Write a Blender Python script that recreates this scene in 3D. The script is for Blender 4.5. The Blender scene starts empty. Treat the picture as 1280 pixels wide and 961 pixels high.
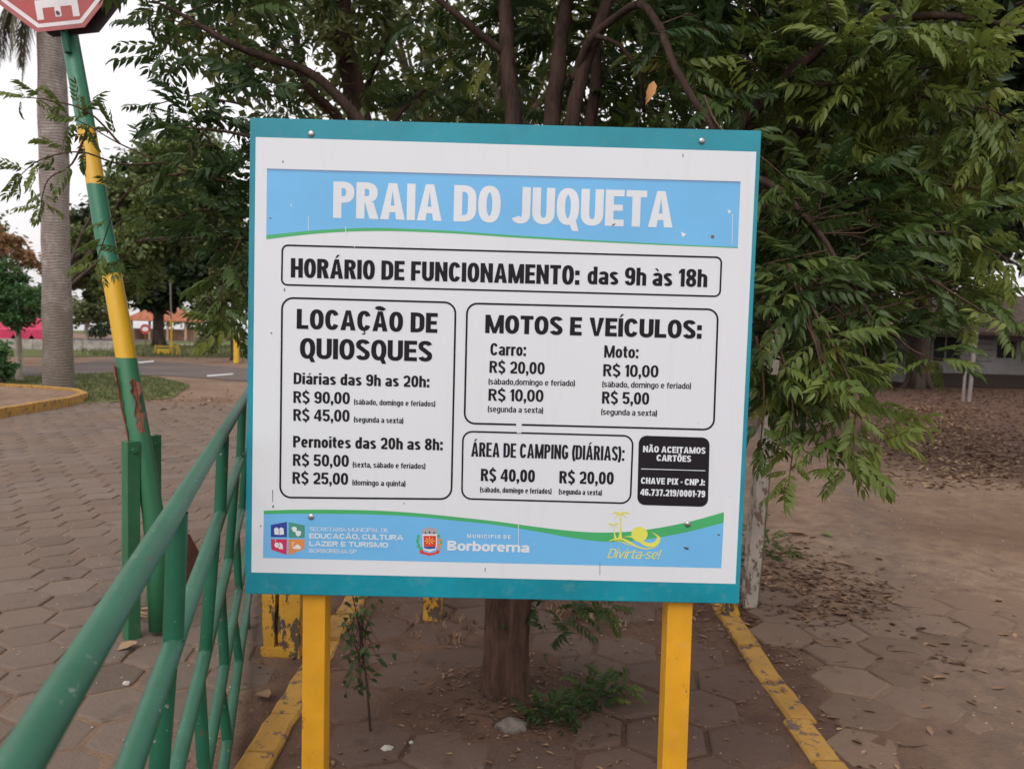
import bpy, bmesh, math, random
import numpy as np
from mathutils import Vector, Matrix
random.seed(7)
rng = np.random.default_rng(7)
scene = bpy.context.scene
COL = scene.collection
R = math.radians

# ------------------------------------------------------------------ camera
EYE = 1.6
FPX = 985.0                       # focal length in photograph pixels (1280 wide)
PITCH, ROLL = R(3.7), R(1.55)
FW = Vector((0, math.cos(PITCH), -math.sin(PITCH)))
U0 = Vector((0, math.sin(PITCH), math.cos(PITCH)))
X0 = Vector((1, 0, 0))
RC = X0 * math.cos(ROLL) + U0 * math.sin(ROLL)
UC = -X0 * math.sin(ROLL) + U0 * math.cos(ROLL)
cam_d = bpy.data.cameras.new('camera')
cam_d.sensor_width = 36
cam_d.lens = FPX / 1280 * 36
cam_d.clip_start = 0.05
cam_d.clip_end = 3000
cam_d.dof.use_dof = True
cam_d.dof.focus_distance = 2.3
cam_d.dof.aperture_fstop = 5.6
cam = bpy.data.objects.new('camera', cam_d)
COL.objects.link(cam)
EYEV = Vector((0, 0, EYE))
m = Matrix.Identity(4)
for i in range(3):
    m[i][0] = RC[i]; m[i][1] = UC[i]; m[i][2] = -FW[i]; m[i][3] = EYEV[i]
cam.matrix_world = m
scene.camera = cam

def ray(px, py):
    return (RC * (px - 640) - UC * (py - 480.5) + FW * FPX).normalized()
def at(px, py, Y):
    d = ray(px, py)
    return EYEV + d * (Y / d.y)
def gd(px, py, z=0.0):
    d = ray(px, py)
    return EYEV + d * ((z - EYE) / d.z)

# ------------------------------------------------------------------ sky, sun, exposure
SUN_EL, SUN_AZ = R(52), R(200)      # high and behind the camera, veiled by cloud
world = bpy.data.worlds.new('World')
scene.world = world
world.use_nodes = True
wn, wl = world.node_tree.nodes, world.node_tree.links
bg = wn['Background']
sky = wn.new('ShaderNodeTexSky')
sky.sky_type = 'NISHITA'
sky.sun_disc = False
sky.sun_elevation = SUN_EL
sky.sun_rotation = SUN_AZ
sky.dust_density = 6
sky.air_density = 1.6
sky.ozone_density = 1.0
hs = wn.new('ShaderNodeHueSaturation')
hs.inputs['Saturation'].default_value = 0.22
hs.inputs['Value'].default_value = 1.15
wl.new(sky.outputs[0], hs.inputs['Color'])
mixw = wn.new('ShaderNodeMix'); mixw.data_type = 'RGBA'
mixw.inputs[0].default_value = 0.5
wl.new(hs.outputs[0], mixw.inputs[6])
mixw.inputs[7].default_value = (9.5, 9.1, 9.3, 1)
wl.new(mixw.outputs[2], bg.inputs['Color'])
bg.inputs['Strength'].default_value = 0.145
sd = bpy.data.lights.new('sun', 'SUN')
sd.energy = 0.55
sd.angle = R(24)
sd.color = (1, 0.95, 0.88)
sun = bpy.data.objects.new('sun', sd)
COL.objects.link(sun)
# Nishita rotation: 0 = +Y, growing clockwise seen from above
sv = Vector((math.sin(SUN_AZ) * math.cos(SUN_EL), math.cos(SUN_AZ) * math.cos(SUN_EL), math.sin(SUN_EL)))
sun.rotation_euler = sv.to_track_quat('Z', 'Y').to_euler()
scene.view_settings.view_transform = 'Standard'
scene.view_settings.look = 'None'
scene.view_settings.exposure = 0.21
scene.view_settings.gamma = 1
scene.cycles.max_bounces = 6
scene.cycles.diffuse_bounces = 3
scene.cycles.transparent_max_bounces = 4
scene.cycles.use_denoising = True

# ------------------------------------------------------------------ helpers
def srgb(r, g, b):
    def f(c):
        c /= 255
        return c / 12.92 if c <= 0.04045 else ((c + 0.055) / 1.055) ** 2.4
    return (f(r), f(g), f(b), 1)

class MB:
    def __init__(s):
        s.v, s.f = [], []
    def add(s, vs, fs):
        n = len(s.v)
        s.v += [tuple(p) for p in vs]
        s.f += [tuple(i + n for i in f) for f in fs]
    def box(s, c, d, rot=None, bevel=0.0):
        c = Vector(c); hx, hy, hz = d[0] / 2, d[1] / 2, d[2] / 2
        if bevel:
            bm = bmesh.new(); bmesh.ops.create_cube(bm, size=1)
            for v in bm.verts: v.co = Vector((v.co.x * d[0], v.co.y * d[1], v.co.z * d[2]))
            bmesh.ops.bevel(bm, geom=bm.edges[:], offset=bevel, segments=2, affect='EDGES', profile=0.6)
            vs = [v.co.copy() for v in bm.verts]; fs = [[v.index for v in f.verts] for f in bm.faces]
            bm.verts.index_update()
            fs = [[v.index for v in f.verts] for f in bm.faces]
            bm.free()
        else:
            vs = [Vector((x, y, z)) for x in (-hx, hx) for y in (-hy, hy) for z in (-hz, hz)]
            fs = [(0, 1, 3, 2), (4, 6, 7, 5), (0, 4, 5, 1), (2, 3, 7, 6), (0, 2, 6, 4), (1, 5, 7, 3)]
        if rot is not None: vs = [rot @ v for v in vs]
        s.add([v + c for v in vs], fs)
        return s
    def tube(s, pts, rad, n=8, cap=True, jit=0.0):
        pts = [Vector(p) for p in pts]
        if not hasattr(rad, '__len__'): rad = [rad] * len(pts)
        t0 = (pts[1] - pts[0]).normalized()
        a = Vector((0, 0, 1)) if abs(t0.z) < 0.9 else Vector((1, 0, 0))
        u = t0.cross(a).normalized()
        vs = []
        for i, p in enumerate(pts):
            t = (pts[min(i + 1, len(pts) - 1)] - pts[max(i - 1, 0)]).normalized()
            u = (u - t * u.dot(t)).normalized()
            w = t.cross(u)
            for k in range(n):
                an = 2 * math.pi * k / n
                r = rad[i] * (1 + (random.random() - .5) * jit)
                vs.append(p + (u * math.cos(an) + w * math.sin(an)) * r)
        fs = []
        for i in range(len(pts) - 1):
            for k in range(n):
                k2 = (k + 1) % n
                fs.append((i * n + k, i * n + k2, (i + 1) * n + k2, (i + 1) * n + k))
        if cap:
            fs.append(tuple(range(n))[::-1]); fs.append(tuple((len(pts) - 1) * n + k for k in range(n)))
        s.add(vs, fs)
        return s
    def prism(s, poly, y0, y1):
        """poly in x,z ; extruded along y"""
        n = len(poly)
        s.add([(x, y0, z) for x, z in poly] + [(x, y1, z) for x, z in poly],
              [tuple(range(n)), tuple(range(2 * n - 1, n - 1, -1))] +
              [(i, i + n, (i + 1) % n + n, (i + 1) % n) for i in range(n)])
        return s
    def build(s, name, mat, parent=None, smooth=False, loc=None):
        me = bpy.data.meshes.new(name)
        me.from_pydata(s.v, [], s.f)
        me.update()
        bm = bmesh.new(); bm.from_mesh(me)
        bmesh.ops.recalc_face_normals(bm, faces=bm.faces[:]); bm.to_mesh(me); bm.free()
        if smooth:
            me.polygons.foreach_set('use_smooth', [True] * len(me.polygons))
        me.materials.append(mat)
        o = bpy.data.objects.new(name, me)
        COL.objects.link(o)
        if parent: o.parent = parent
        if loc is not None: o.location = loc
        return o

def tag(o, label=None, cat=None, group=None, kind=None):
    if label: o['label'] = label
    if cat: o['category'] = cat
    if group: o['group'] = group
    if kind: o['kind'] = kind
    return o
def thing(name, label, cat, loc=(0, 0, 0), group=None, rz=0):
    o = bpy.data.objects.new(name, None)
    o.empty_display_size = 0.1
    COL.objects.link(o); o.location = loc; o.rotation_euler = (0, 0, rz)
    return tag(o, label, cat, group)
def np_mesh(name, verts, tris, mat, tint=None, parent=None, smooth=False):
    me = bpy.data.meshes.new(name)
    nv, nt = len(verts), len(tris)
    me.vertices.add(nv); me.vertices.foreach_set('co', np.ascontiguousarray(verts, dtype=np.float32).ravel())
    me.loops.add(nt * 3); me.loops.foreach_set('vertex_index', np.ascontiguousarray(tris, dtype=np.int32).ravel())
    me.polygons.add(nt); me.polygons.foreach_set('loop_start', np.arange(0, nt * 3, 3, dtype=np.int32))
    me.update(calc_edges=True)
    if tint is not None:
        a = me.attributes.new('tint', 'FLOAT', 'POINT')
        a.data.foreach_set('value', np.ascontiguousarray(tint, dtype=np.float32))
    if smooth: me.polygons.foreach_set('use_smooth', [True] * nt)
    me.materials.append(mat)
    o = bpy.data.objects.new(name, me)
    COL.objects.link(o)
    if parent: o.parent = parent
    return o

# ------------------------------------------------------------------ materials
class Mat:
    """small wrapper round a node tree"""
    def __init__(s, name, rough=0.6, spec=0.4, metal=0.0):
        s.m = bpy.data.materials.new(name); s.m.use_nodes = True
        s.n, s.l = s.m.node_tree.nodes, s.m.node_tree.links
        s.b = s.n['Principled BSDF']
        s.b.inputs['Roughness'].default_value = rough
        s.b.inputs['Specular IOR Level'].default_value = spec
        s.b.inputs['Metallic'].default_value = metal
        s.geo = s.n.new('ShaderNodeNewGeometry')
        s.tc = s.n.new('ShaderNodeTexCoord')
    def vec(s, space='world', scale=(1, 1, 1), rz=0):
        mp = s.n.new('ShaderNodeMapping')
        s.l.new(s.geo.outputs['Position'] if space == 'world' else s.tc.outputs['Object'], mp.inputs[0])
        mp.inputs['Scale'].default_value = scale
        mp.inputs['Rotation'].default_value = (0, 0, rz)
        return mp.outputs[0]
    def noise(s, scale, detail=5, rough=0.6, space='world', vscale=(1, 1, 1), dist=0.0, rz=0):
        t = s.n.new('ShaderNodeTexNoise')
        t.inputs['Scale'].default_value = scale; t.inputs['Detail'].default_value = detail
        t.inputs['Roughness'].default_value = rough; t.inputs['Distortion'].default_value = dist
        s.l.new(s.vec(space, vscale, rz), t.inputs['Vector'])
        return t.outputs['Fac']
    def voro(s, scale, out='Distance', feature='F1', space='world', vscale=(1, 1, 1)):
        t = s.n.new('ShaderNodeTexVoronoi'); t.feature = feature
        t.inputs['Scale'].default_value = scale
        s.l.new(s.vec(space, vscale), t.inputs['Vector'])
        return t.outputs[out]
    def ramp(s, fac, stops, interp='LINEAR'):
        r = s.n.new('ShaderNodeValToRGB'); r.color_ramp.interpolation = interp
        e = r.color_ramp.elements
        while len(e) > 1: e.remove(e[0])
        e[0].position = stops[0][0]; c = stops[0][1]
        e[0].color = c if hasattr(c, '__len__') else (c, c, c, 1)
        for p, c in stops[1:]:
            x = e.new(p); x.color = c if hasattr(c, '__len__') else (c, c, c, 1)
        s.l.new(fac, r.inputs[0])
        return r.outputs[0]
    def mix(s, fac, a, b, mode='MIX'):
        x = s.n.new('ShaderNodeMix'); x.data_type = 'RGBA'; x.blend_type = mode
        for sock, val in ((x.inputs[0], fac), (x.inputs[6], a), (x.inputs[7], b)):
            if isinstance(val, bpy.types.NodeSocket): s.l.new(val, sock)
            else: sock.default_value = val
        return x.outputs[2]
    def math(s, op, a, b=0.0):
        x = s.n.new('ShaderNodeMath'); x.operation = op
        for sock, val in ((x.inputs[0], a), (x.inputs[1], b)):
            if isinstance(val, bpy.types.NodeSocket): s.l.new(val, sock)
            else: sock.default_value = val
        return x.outputs[0]
    def sep(s, space='world'):
        x = s.n.new('ShaderNodeSeparateXYZ')
        s.l.new(s.geo.outputs['Position'] if space == 'world' else s.tc.outputs['Object'], x.inputs[0])
        return x.outputs
    def attr(s, name):
        a = s.n.new('ShaderNodeAttribute'); a.attribute_name = name
        return a.outputs['Fac']
    def color(s, c):
        if isinstance(c, bpy.types.NodeSocket): s.l.new(c, s.b.inputs['Base Color'])
        else: s.b.inputs['Base Color'].default_value = c
    def rough(s, c): s.l.new(c, s.b.inputs['Roughness'])
    def bump(s, h, strength=0.5, dist=0.01):
        b = s.n.new('ShaderNodeBump'); b.inputs['Strength'].default_value = strength
        b.inputs['Distance'].default_value = dist
        s.l.new(h, b.inputs['Height']); s.l.new(b.outputs[0], s.b.inputs['Normal'])

def flat(name, c, rough=0.5, spec=0.4, var=0.06, metal=0.0):
    M = Mat(name, rough, spec, metal)
    n = M.noise(9, 4)
    lo = tuple(x * (1 - var) for x in c[:3]) + (1,); hi = tuple(min(1, x * (1 + var)) for x in c[:3]) + (1,)
    M.color(M.ramp(n, [(0.3, lo), (0.7, hi)]))
    return M.m

def leaf_mat(name, stops, trans=0.35, rough=0.45, seed_scale=1.3):
    M = Mat(name, rough, 0.35)
    t = M.attr('tint')
    n = M.noise(seed_scale, 2)
    oi = M.n.new('ShaderNodeObjectInfo')
    f = M.math('ADD', M.math('MULTIPLY', t, 0.75), M.math('MULTIPLY', M.math('SUBTRACT', n, 0.5), 0.7))
    f = M.math('ADD', f, 0.08)
    c = M.ramp(f, stops)
    M.color(c)
    tr = M.n.new('ShaderNodeBsdfTranslucent'); M.l.new(c, tr.inputs[0])
    mx = M.n.new('ShaderNodeMixShader'); mx.inputs[0].default_value = trans
    M.l.new(M.b.outputs[0], mx.inputs[1]); M.l.new(tr.outputs[0], mx.inputs[2])
    M.l.new(mx.outputs[0], M.n['Material Output'].inputs[0])
    return M.m

def G3(r, g, b): return (r, g, b, 1)
NEEM = leaf_mat('neem_leaf', [(0.0, G3(.020, .040, .015)), (0.3, G3(.040, .076, .022)), (0.55, G3(.088, .130, .030)), (0.78, G3(.18, .22, .045)), (1.0, G3(.32, .33, .075))], 0.42)
DARKLEAF = leaf_mat('dark_leaf', [(0.0, G3(.012, .022, .010)), (0.5, G3(.026, .045, .018)), (1.0, G3(.06, .09, .03))], 0.2)
MIDLEAF = leaf_mat('mid_leaf', [(0.0, G3(.060, .085, .028)), (0.5, G3(.13, .17, .050)), (1.0, G3(.25, .28, .085))], 0.35, seed_scale=0.4)
MIXLEAF = leaf_mat('mixed_leaf', [(0.0, G3(.045, .060, .020)), (0.5, G3(.12, .145, .045)), (0.85, G3(.22, .22, .07)), (0.93, G3(.30, .12, .05)), (1.0, G3(.42, .13, .06))], 0.4)
FERNLEAF = leaf_mat('feathery_leaf', [(0.0, G3(.025, .060, .022)), (0.6, G3(.055, .13, .035)), (1.0, G3(.13, .24, .05))], 0.3)
ORANGELEAF = leaf_mat('orange_leaf', [(0.0, G3(.12, .10, .04)), (0.5, G3(.26, .13, .06)), (1.0, G3(.40, .18, .09))], 0.4)
PALMLEAF = leaf_mat('palm_leaf', [(0.0, G3(.07, .065, .035)), (0.5, G3(.12, .10, .05)), (1.0, G3(.20, .15, .08))], 0.25)
LITTER = leaf_mat('dry_leaf', [(0.0, G3(.07, .038, .026)), (0.4, G3(.16, .085, .05)), (0.75, G3(.30, .19, .11)), (1.0, G3(.48, .38, .25))], 0.1, 0.7)

def bark(name, a, b, scale=14, vs=(1, 1, .25), d=0.012):
    M = Mat(name, 0.9, 0.15)
    n = M.noise(scale, 7, 0.7, vscale=vs, dist=.6)
    n2 = M.noise(3, 3)
    M.color(M.mix(M.ramp(n2, [(0.35, 0.0), (0.7, 0.3)]), M.ramp(n, [(0.35, a), (0.62, b)]), tuple(x * 1.5 for x in b[:3]) + (1,)))
    M.bump(n, 0.9, d)
    return M.m
BARK = bark('neem_bark', G3(.018, .011, .009), G3(.062, .037, .029), 22, (1, 1, .22), .02)
TWIG = bark('twig_bark', G3(.035, .021, .015), G3(.095, .058, .042), 30)
BARKD = bark('dark_bark', G3(.03, .022, .018), G3(.085, .062, .05), 6)
BARKP = bark('pale_bark', G3(.16, .13, .10), G3(.36, .31, .26), 12)

# soil with litter region
def soil_mat():
    M = Mat('packed_soil', 0.95, 0.12)
    n1 = M.noise(0.55, 6, 0.62, dist=0.5); n2 = M.noise(7, 7, 0.7); n3 = M.noise(60, 4, 0.7)
    base = M.ramp(n1, [(0.3, G3(.15, .092, .060)), (0.5, G3(.22, .145, .098)), (0.72, G3(.275, .195, .140))])
    c = M.mix(M.ramp(n2, [(0.35, 0.7), (0.6, 0.0)]), base, G3(.12, .075, .058))
    c = M.mix(M.ramp(n3, [(0.62, 0.0), (0.75, 0.55)]), c, G3(.33, .25, .20))
    xx, yy, z0 = M.sep()
    trk = M.math('ABSOLUTE', M.math('SUBTRACT', M.math('ADD', M.math('SUBTRACT', xx, M.math('MULTIPLY', yy, .34)), M.math('MULTIPLY', M.noise(.5, 3), .9)), 1.35))
    c = M.mix(M.math('MULTIPLY', M.ramp(trk, [(0.0, .55), (.45, 0.0)]), M.ramp(n2, [(.3, 1.0), (.7, .4)])), c, G3(.115, .092, .078))
    # reddish humus, tree shade darkened into its colour, on the right, and in the tree island
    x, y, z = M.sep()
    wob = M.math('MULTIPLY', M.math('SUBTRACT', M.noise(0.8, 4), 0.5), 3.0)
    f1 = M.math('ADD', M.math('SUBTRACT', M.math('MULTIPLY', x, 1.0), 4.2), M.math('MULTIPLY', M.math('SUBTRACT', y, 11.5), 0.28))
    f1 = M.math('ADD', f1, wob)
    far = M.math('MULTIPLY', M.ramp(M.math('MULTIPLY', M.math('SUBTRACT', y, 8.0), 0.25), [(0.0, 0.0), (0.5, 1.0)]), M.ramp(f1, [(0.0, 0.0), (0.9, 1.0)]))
    hum_shade = M.ramp(M.noise(5, 6, .7), [(0.3, G3(.055, .032, .024)), (0.7, G3(.13, .072, .05))])
    c = M.mix(far, c, hum_shade)
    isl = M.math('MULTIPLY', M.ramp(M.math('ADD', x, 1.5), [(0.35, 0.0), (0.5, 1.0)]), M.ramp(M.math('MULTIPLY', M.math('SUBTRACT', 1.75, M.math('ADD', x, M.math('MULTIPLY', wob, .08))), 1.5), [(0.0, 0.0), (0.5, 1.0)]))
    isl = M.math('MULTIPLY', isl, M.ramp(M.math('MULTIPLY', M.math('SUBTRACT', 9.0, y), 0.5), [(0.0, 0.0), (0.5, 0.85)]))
    c = M.mix(isl, c, hum_shade)
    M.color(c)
    M.bump(M.math('ADD', n2, M.math('MULTIPLY', n3, 0.5)), 0.8, 0.02)
    return M.m
SOIL = soil_mat()

def paver_mat(name, lo, hi, dirt):
    M = Mat(name, 0.92, 0.15)
    t = M.attr('tint')
    oi = M.n.new('ShaderNodeObjectInfo')
    n0 = M.noise(0.7, 4, .6); n1 = M.noise(9, 7, .7); n2 = M.noise(90, 3, .7)
    f = M.math('ADD', M.math('MULTIPLY', t, 0.35), M.math('ADD', M.math('MULTIPLY', n1, .55), M.math('MULTIPLY', oi.outputs['Random'], .18)))
    c = M.ramp(f, [(0.25, lo), (0.85, hi)])
    c = M.mix(M.ramp(n0, [(0.38, 0.75), (0.6, 0.1)]), c, dirt)
    c = M.mix(M.ramp(n2, [(0.6, 0.0), (0.78, 0.5)]), c, tuple(min(1, x * 1.5) for x in hi[:3]) + (1,))
    c = M.mix(M.ramp(M.noise(3.3, 5, .65), [(0.60, 0.0), (0.72, 0.6)]), c, tuple(x * .5 for x in lo[:3]) + (1,))
    M.color(c)
    M.bump(M.math('ADD', M.noise(26, 5, .7), M.math('MULTIPLY', n2, .6)), 0.7, 0.008)
    return M.m
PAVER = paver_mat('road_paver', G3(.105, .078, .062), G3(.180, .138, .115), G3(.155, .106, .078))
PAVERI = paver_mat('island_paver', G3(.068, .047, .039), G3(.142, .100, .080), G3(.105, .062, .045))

def paint(name, col, rust=None, chips=0.0, rough=0.35, dust=0.12, space='world', sc=1.0, dirt=(.10, .07, .05)):
    M = Mat(name, rough, 0.45)
    n = M.noise(4 * sc, 5, .6, space)
    c = M.ramp(n, [(0.3, tuple(x * .82 for x in col[:3]) + (1,)), (0.7, tuple(min(1, x * 1.12) for x in col[:3]) + (1,))])
    n2 = M.noise(28 * sc, 5, .7, space)
    c = M.mix(M.ramp(n2, [(0.55, 0.0), (0.75, dust * 3)]), c, G3(.30, .27, .23))
    if chips > 0:
        n3 = M.noise(13 * sc, 6, .75, space, vscale=(1, 1, .5))
        k = M.ramp(n3, [(0.72 - chips, 0.0), (0.735 - chips, 1.0)])
        c = M.mix(k, c, dirt + (1,))
        M.bump(M.math('SUBTRACT', 1.0, k), 0.4, 0.004)
    M.color(c)
    M.rough(M.ramp(n2, [(0.4, rough), (0.8, min(1, rough + .3))]))
    return M.m
TEAL = paint('teal_enamel', srgb(14, 130, 148), dust=0.05, rough=.28)
WHITE = None
def white_sheet():
    M = Mat('white_print_sheet', 0.33, 0.4)
    n = M.noise(2.2, 4); n2 = M.noise(160, 2, .5, vscale=(1, 1, .35)); n3 = M.noise(30, 3, vscale=(1.0, 1, .12))
    c = M.ramp(n, [(0.3, G3(.585, .605, .64)), (0.7, G3(.61, .635, .67))])
    c = M.mix(M.ramp(n2, [(0.76, 0.0), (0.80, 0.6)]), c, G3(.35, .33, .33))
    c = M.mix(M.ramp(n3, [(0.56, 0.0), (0.75, 0.10)]), c, G3(.42, .40, .37))
    c = M.mix(M.ramp(M.noise(1.1, 6, .7), [(0.5, 0.0), (0.75, 0.10)]), c, G3(.48, .45, .40))
    M.color(c)
    return M.m
WHITE = white_sheet()
def inkm(name, c, rough=.35, wear=True):
    M = Mat(name, rough, .4)
    n = M.noise(5, 4); n2 = M.noise(70, 3, .6, vscale=(1, 1, .5))
    cc = M.ramp(n, [(0.3, tuple(x * .95 for x in c[:3]) + (1,)), (0.7, tuple(min(1, x * 1.05) for x in c[:3]) + (1,))])
    if wear: cc = M.mix(M.ramp(n2, [(0.72, 0.0), (0.8, 0.5)]), cc, G3(.6, .62, .65))
    M.color(cc)
    return M.m
SKYBLUE = inkm('blue_print', G3(.135, .395, .68))
BLUESH = inkm('blue_print_shadow', G3(.11, .20, .33), wear=False)
BLUESH2 = inkm('blue_print_shadow_pale', G3(.13, .32, .55), wear=False)
GREENP = inkm('green_print', G3(.055, .35, .125))
BLACKP = inkm('black_print', G3(.014, .012, .016), .6, False)
BLACKP.node_tree.nodes['Principled BSDF'].inputs['Specular IOR Level'].default_value = .12
WHITEP = inkm('white_print', G3(.60, .625, .66), .4, False)
YELP = inkm('yellow_print', G3(.62, .60, .10), .4, False)
NAVYP = inkm('navy_print', G3(.025, .05, .26), .4, False)
TEALP = inkm('teal_print', G3(.055, .24, .18), .4, False)
CRIMP = inkm('crimson_print', G3(.50, .025, .085), .4, False)
ORANP = inkm('orange_print', G3(.60, .22, .06), .4, False)
REDP = inkm('red_print', G3(.58, .04, .03), .4, False)
GREYP = inkm('grey_print', G3(.33, .31, .33), .4, False)
YPOST = paint('yellow_post_paint', G3(.60, .285, .008), dust=.05, rough=.55, chips=.075, dirt=(.30, .14, .02))
YOLD = paint('old_yellow_paint', G3(.46, .24, .022), chips=.20, rough=.8, dust=.08, dirt=(.075, .05, .035))
YCURB = paint('curb_yellow_paint', G3(.36, .19, .035), chips=.165, rough=.9, dust=.10, dirt=(.11, .075, .055))
GREEN = paint('green_rail_paint', G3(.032, .155, .085), dust=.06, rough=.30)
def railpaint():
    M = Mat('green_rail_paint', 0.5, 0.3)
    n = M.noise(5, 5, .6); n2 = M.noise(55, 4, .7)
    c = M.ramp(n, [(0.3, G3(.009, .082, .043)), (0.7, G3(.018, .118, .068))])
    nz = M.n.new('ShaderNodeSeparateXYZ'); M.l.new(M.geo.outputs['Normal'], nz.inputs[0])
    palef = M.math('MULTIPLY', M.ramp(nz.outputs[2], [(0.1, 0.0), (0.95, 0.18)]), M.ramp(n, [(0.2, .55), (.7, 1.0)]))
    c = M.mix(palef, c, G3(.12, .17, .13))           # paler green on upward faces
    c = M.mix(M.ramp(n2, [(0.665, 0.0), (0.69, 0.75)]), c, G3(.36, .38, .33))
    c = M.mix(M.ramp(M.noise(21, 5, .7), [(0.655, 0.0), (0.675, 0.85)]), c, G3(.11, .055, .035))
    M.color(c)
    M.bump(M.noise(35, 4), .12, .004)
    return M.m
GREEN = railpaint()
GALV = flat('galvanised_steel', G3(.42, .40, .40), .35, .5, .15, .9)
METALPOLE = flat('grey_pole_metal', G3(.19, .165, .15), .5, .5, .1)
CONC = bark('weathered_concrete', G3(.20, .18, .16), G3(.36, .33, .30), 3, (1, 1, 1), .01)
ASPH = Mat('asphalt', .95, .12)
_n = ASPH.noise(.25, 5); _m = ASPH.noise(40, 4)
ASPH.color(ASPH.mix(ASPH.ramp(_m, [(0.4, 0.0), (0.7, .4)]), ASPH.ramp(_n, [(0.35, G3(.070, .055, .052)), (0.65, G3(.125, .098, .088))]), G3(.2, .17, .16)))
ASPH = ASPH.m
ROADW = flat('road_paint_white', G3(.50, .48, .47), .8, .2, .1)

# ------------------------------------------------------------------ GROUND
def vnoise(seed):
    r = np.random.default_rng(seed); T = r.random((64, 64))
    def f(x, y):
        xi = np.floor(x).astype(int); yi = np.floor(y).astype(int); fx = x - xi; fy = y - yi
        fx = fx * fx * (3 - 2 * fx); fy = fy * fy * (3 - 2 * fy)
        a = T[xi % 64, yi % 64]; b = T[(xi + 1) % 64, yi % 64]; c = T[xi % 64, (yi + 1) % 64]; d = T[(xi + 1) % 64, (yi + 1) % 64]
        return a * (1 - fx) * (1 - fy) + b * fx * (1 - fy) + c * (1 - fx) * fy + d * fx * fy
    return f
N1, N2, N3 = vnoise(1), vnoise(2), vnoise(3)
def left_curb_x(y): return -0.90 + (y - 2.9) * 0.002      # inner faces of the two curb lines (metres)
def right_curb_x(y): return 1.24 + (y - 2.9) * 0.035
ROAD_L = lambda y: left_curb_x(y) - .10
def soil_h(x, y):
    h = (N1(x * 1.1 + 9, y * 1.1) - .5) * .03 + (N2(x * 4, y * 4) - .5) * .014 + (N3(x * 14, y * 14) - .5) * .008
    left = 1 / (1 + np.exp((x - left_curb_x(y)) * 30))                 # left road: joints only
    right = 1 / (1 + np.exp(-(x - right_curb_x(y) - .3) * 6))
    base = -.0065 * left + (-.004) * (1 - left) * (1 - right) + (.006) * right
    h = h * (left * .30 + (1 - left))
    # bare trodden soil takes over away from the near pavers on the right
    h = h + right * np.clip((y - 4.2) * .02, 0, .03)
    # mound of soil round the trunk
    h = h + .03 * np.exp(-((x + .02) ** 2 + (y - 3.35) ** 2) / .12)
    return base + h
def ground_sheet():
    xs = np.unique(np.concatenate([np.linspace(-170, -9, 40), np.linspace(-9, -2, 60), np.linspace(-2, 4.6, 166), np.linspace(4.6, 14, 50), np.linspace(14, 170, 40)]))
    ys = np.unique(np.concatenate([np.linspace(-14, 1.2, 16), np.linspace(1.2, 8, 150), np.linspace(8, 20, 60), np.linspace(20, 147, 50)]))
    X, Y = np.meshgrid(xs, ys, indexing='ij')
    Z = soil_h(X, Y)
    fade = np.clip((30 - Y) / 12, 0, 1)
    Z = Z * fade - .012 * (1 - fade)
    V = np.stack([X, Y, Z], -1).reshape(-1, 3)
    nx, ny = len(xs), len(ys)
    i = (np.arange(nx - 1)[:, None] * ny + np.arange(ny - 1)[None]).ravel()
    T = np.concatenate([np.stack([i, i + ny, i + ny + 1], -1), np.stack([i, i + ny + 1, i + 1], -1)])
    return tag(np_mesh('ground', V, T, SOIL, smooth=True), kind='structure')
ground_sheet()

# hexagonal pavers
def hex_variant(seed, r, mat):
    rr = random.Random(seed)
    ring = []
    for k in range(6):
        a = R(30 + 60 * k)
        ring.append((math.cos(a) * r * rr.uniform(.94, 1.0), math.sin(a) * r * rr.uniform(.94, 1.0)))
    vs = [(0, 0, rr.uniform(-.001, .002))]
    for s, z in ((.90, 0.0), (.965, -.003), (1.0, -.012), (1.0, -.06)):
        vs += [(x * s, y * s, z + rr.uniform(-.0012, .0012) * (z == 0)) for x, y in ring]
    fs = [(0, 1 + k, 1 + (k + 1) % 6) for k in range(6)]
    for L in range(3):
        b = 1 + L * 6
        fs += [(b + k, b + 6 + k, b + 6 + (k + 1) % 6, b + (k + 1) % 6) for k in range(6)]
    me = bpy.data.meshes.new('paver'); me.from_pydata(vs, [], fs)
    a = me.attributes.new('tint', 'FLOAT', 'POINT'); t = rr.random()
    a.data.foreach_set('value', [t] * len(vs)); me.materials.append(mat)
    V = np.array(vs, dtype=np.float32)
    T = []
    for f in fs:
        T.append((f[0], f[1], f[2]))
        if len(f) == 4: T.append((f[0], f[2], f[3]))
    return me, V, np.array(T), t
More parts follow.
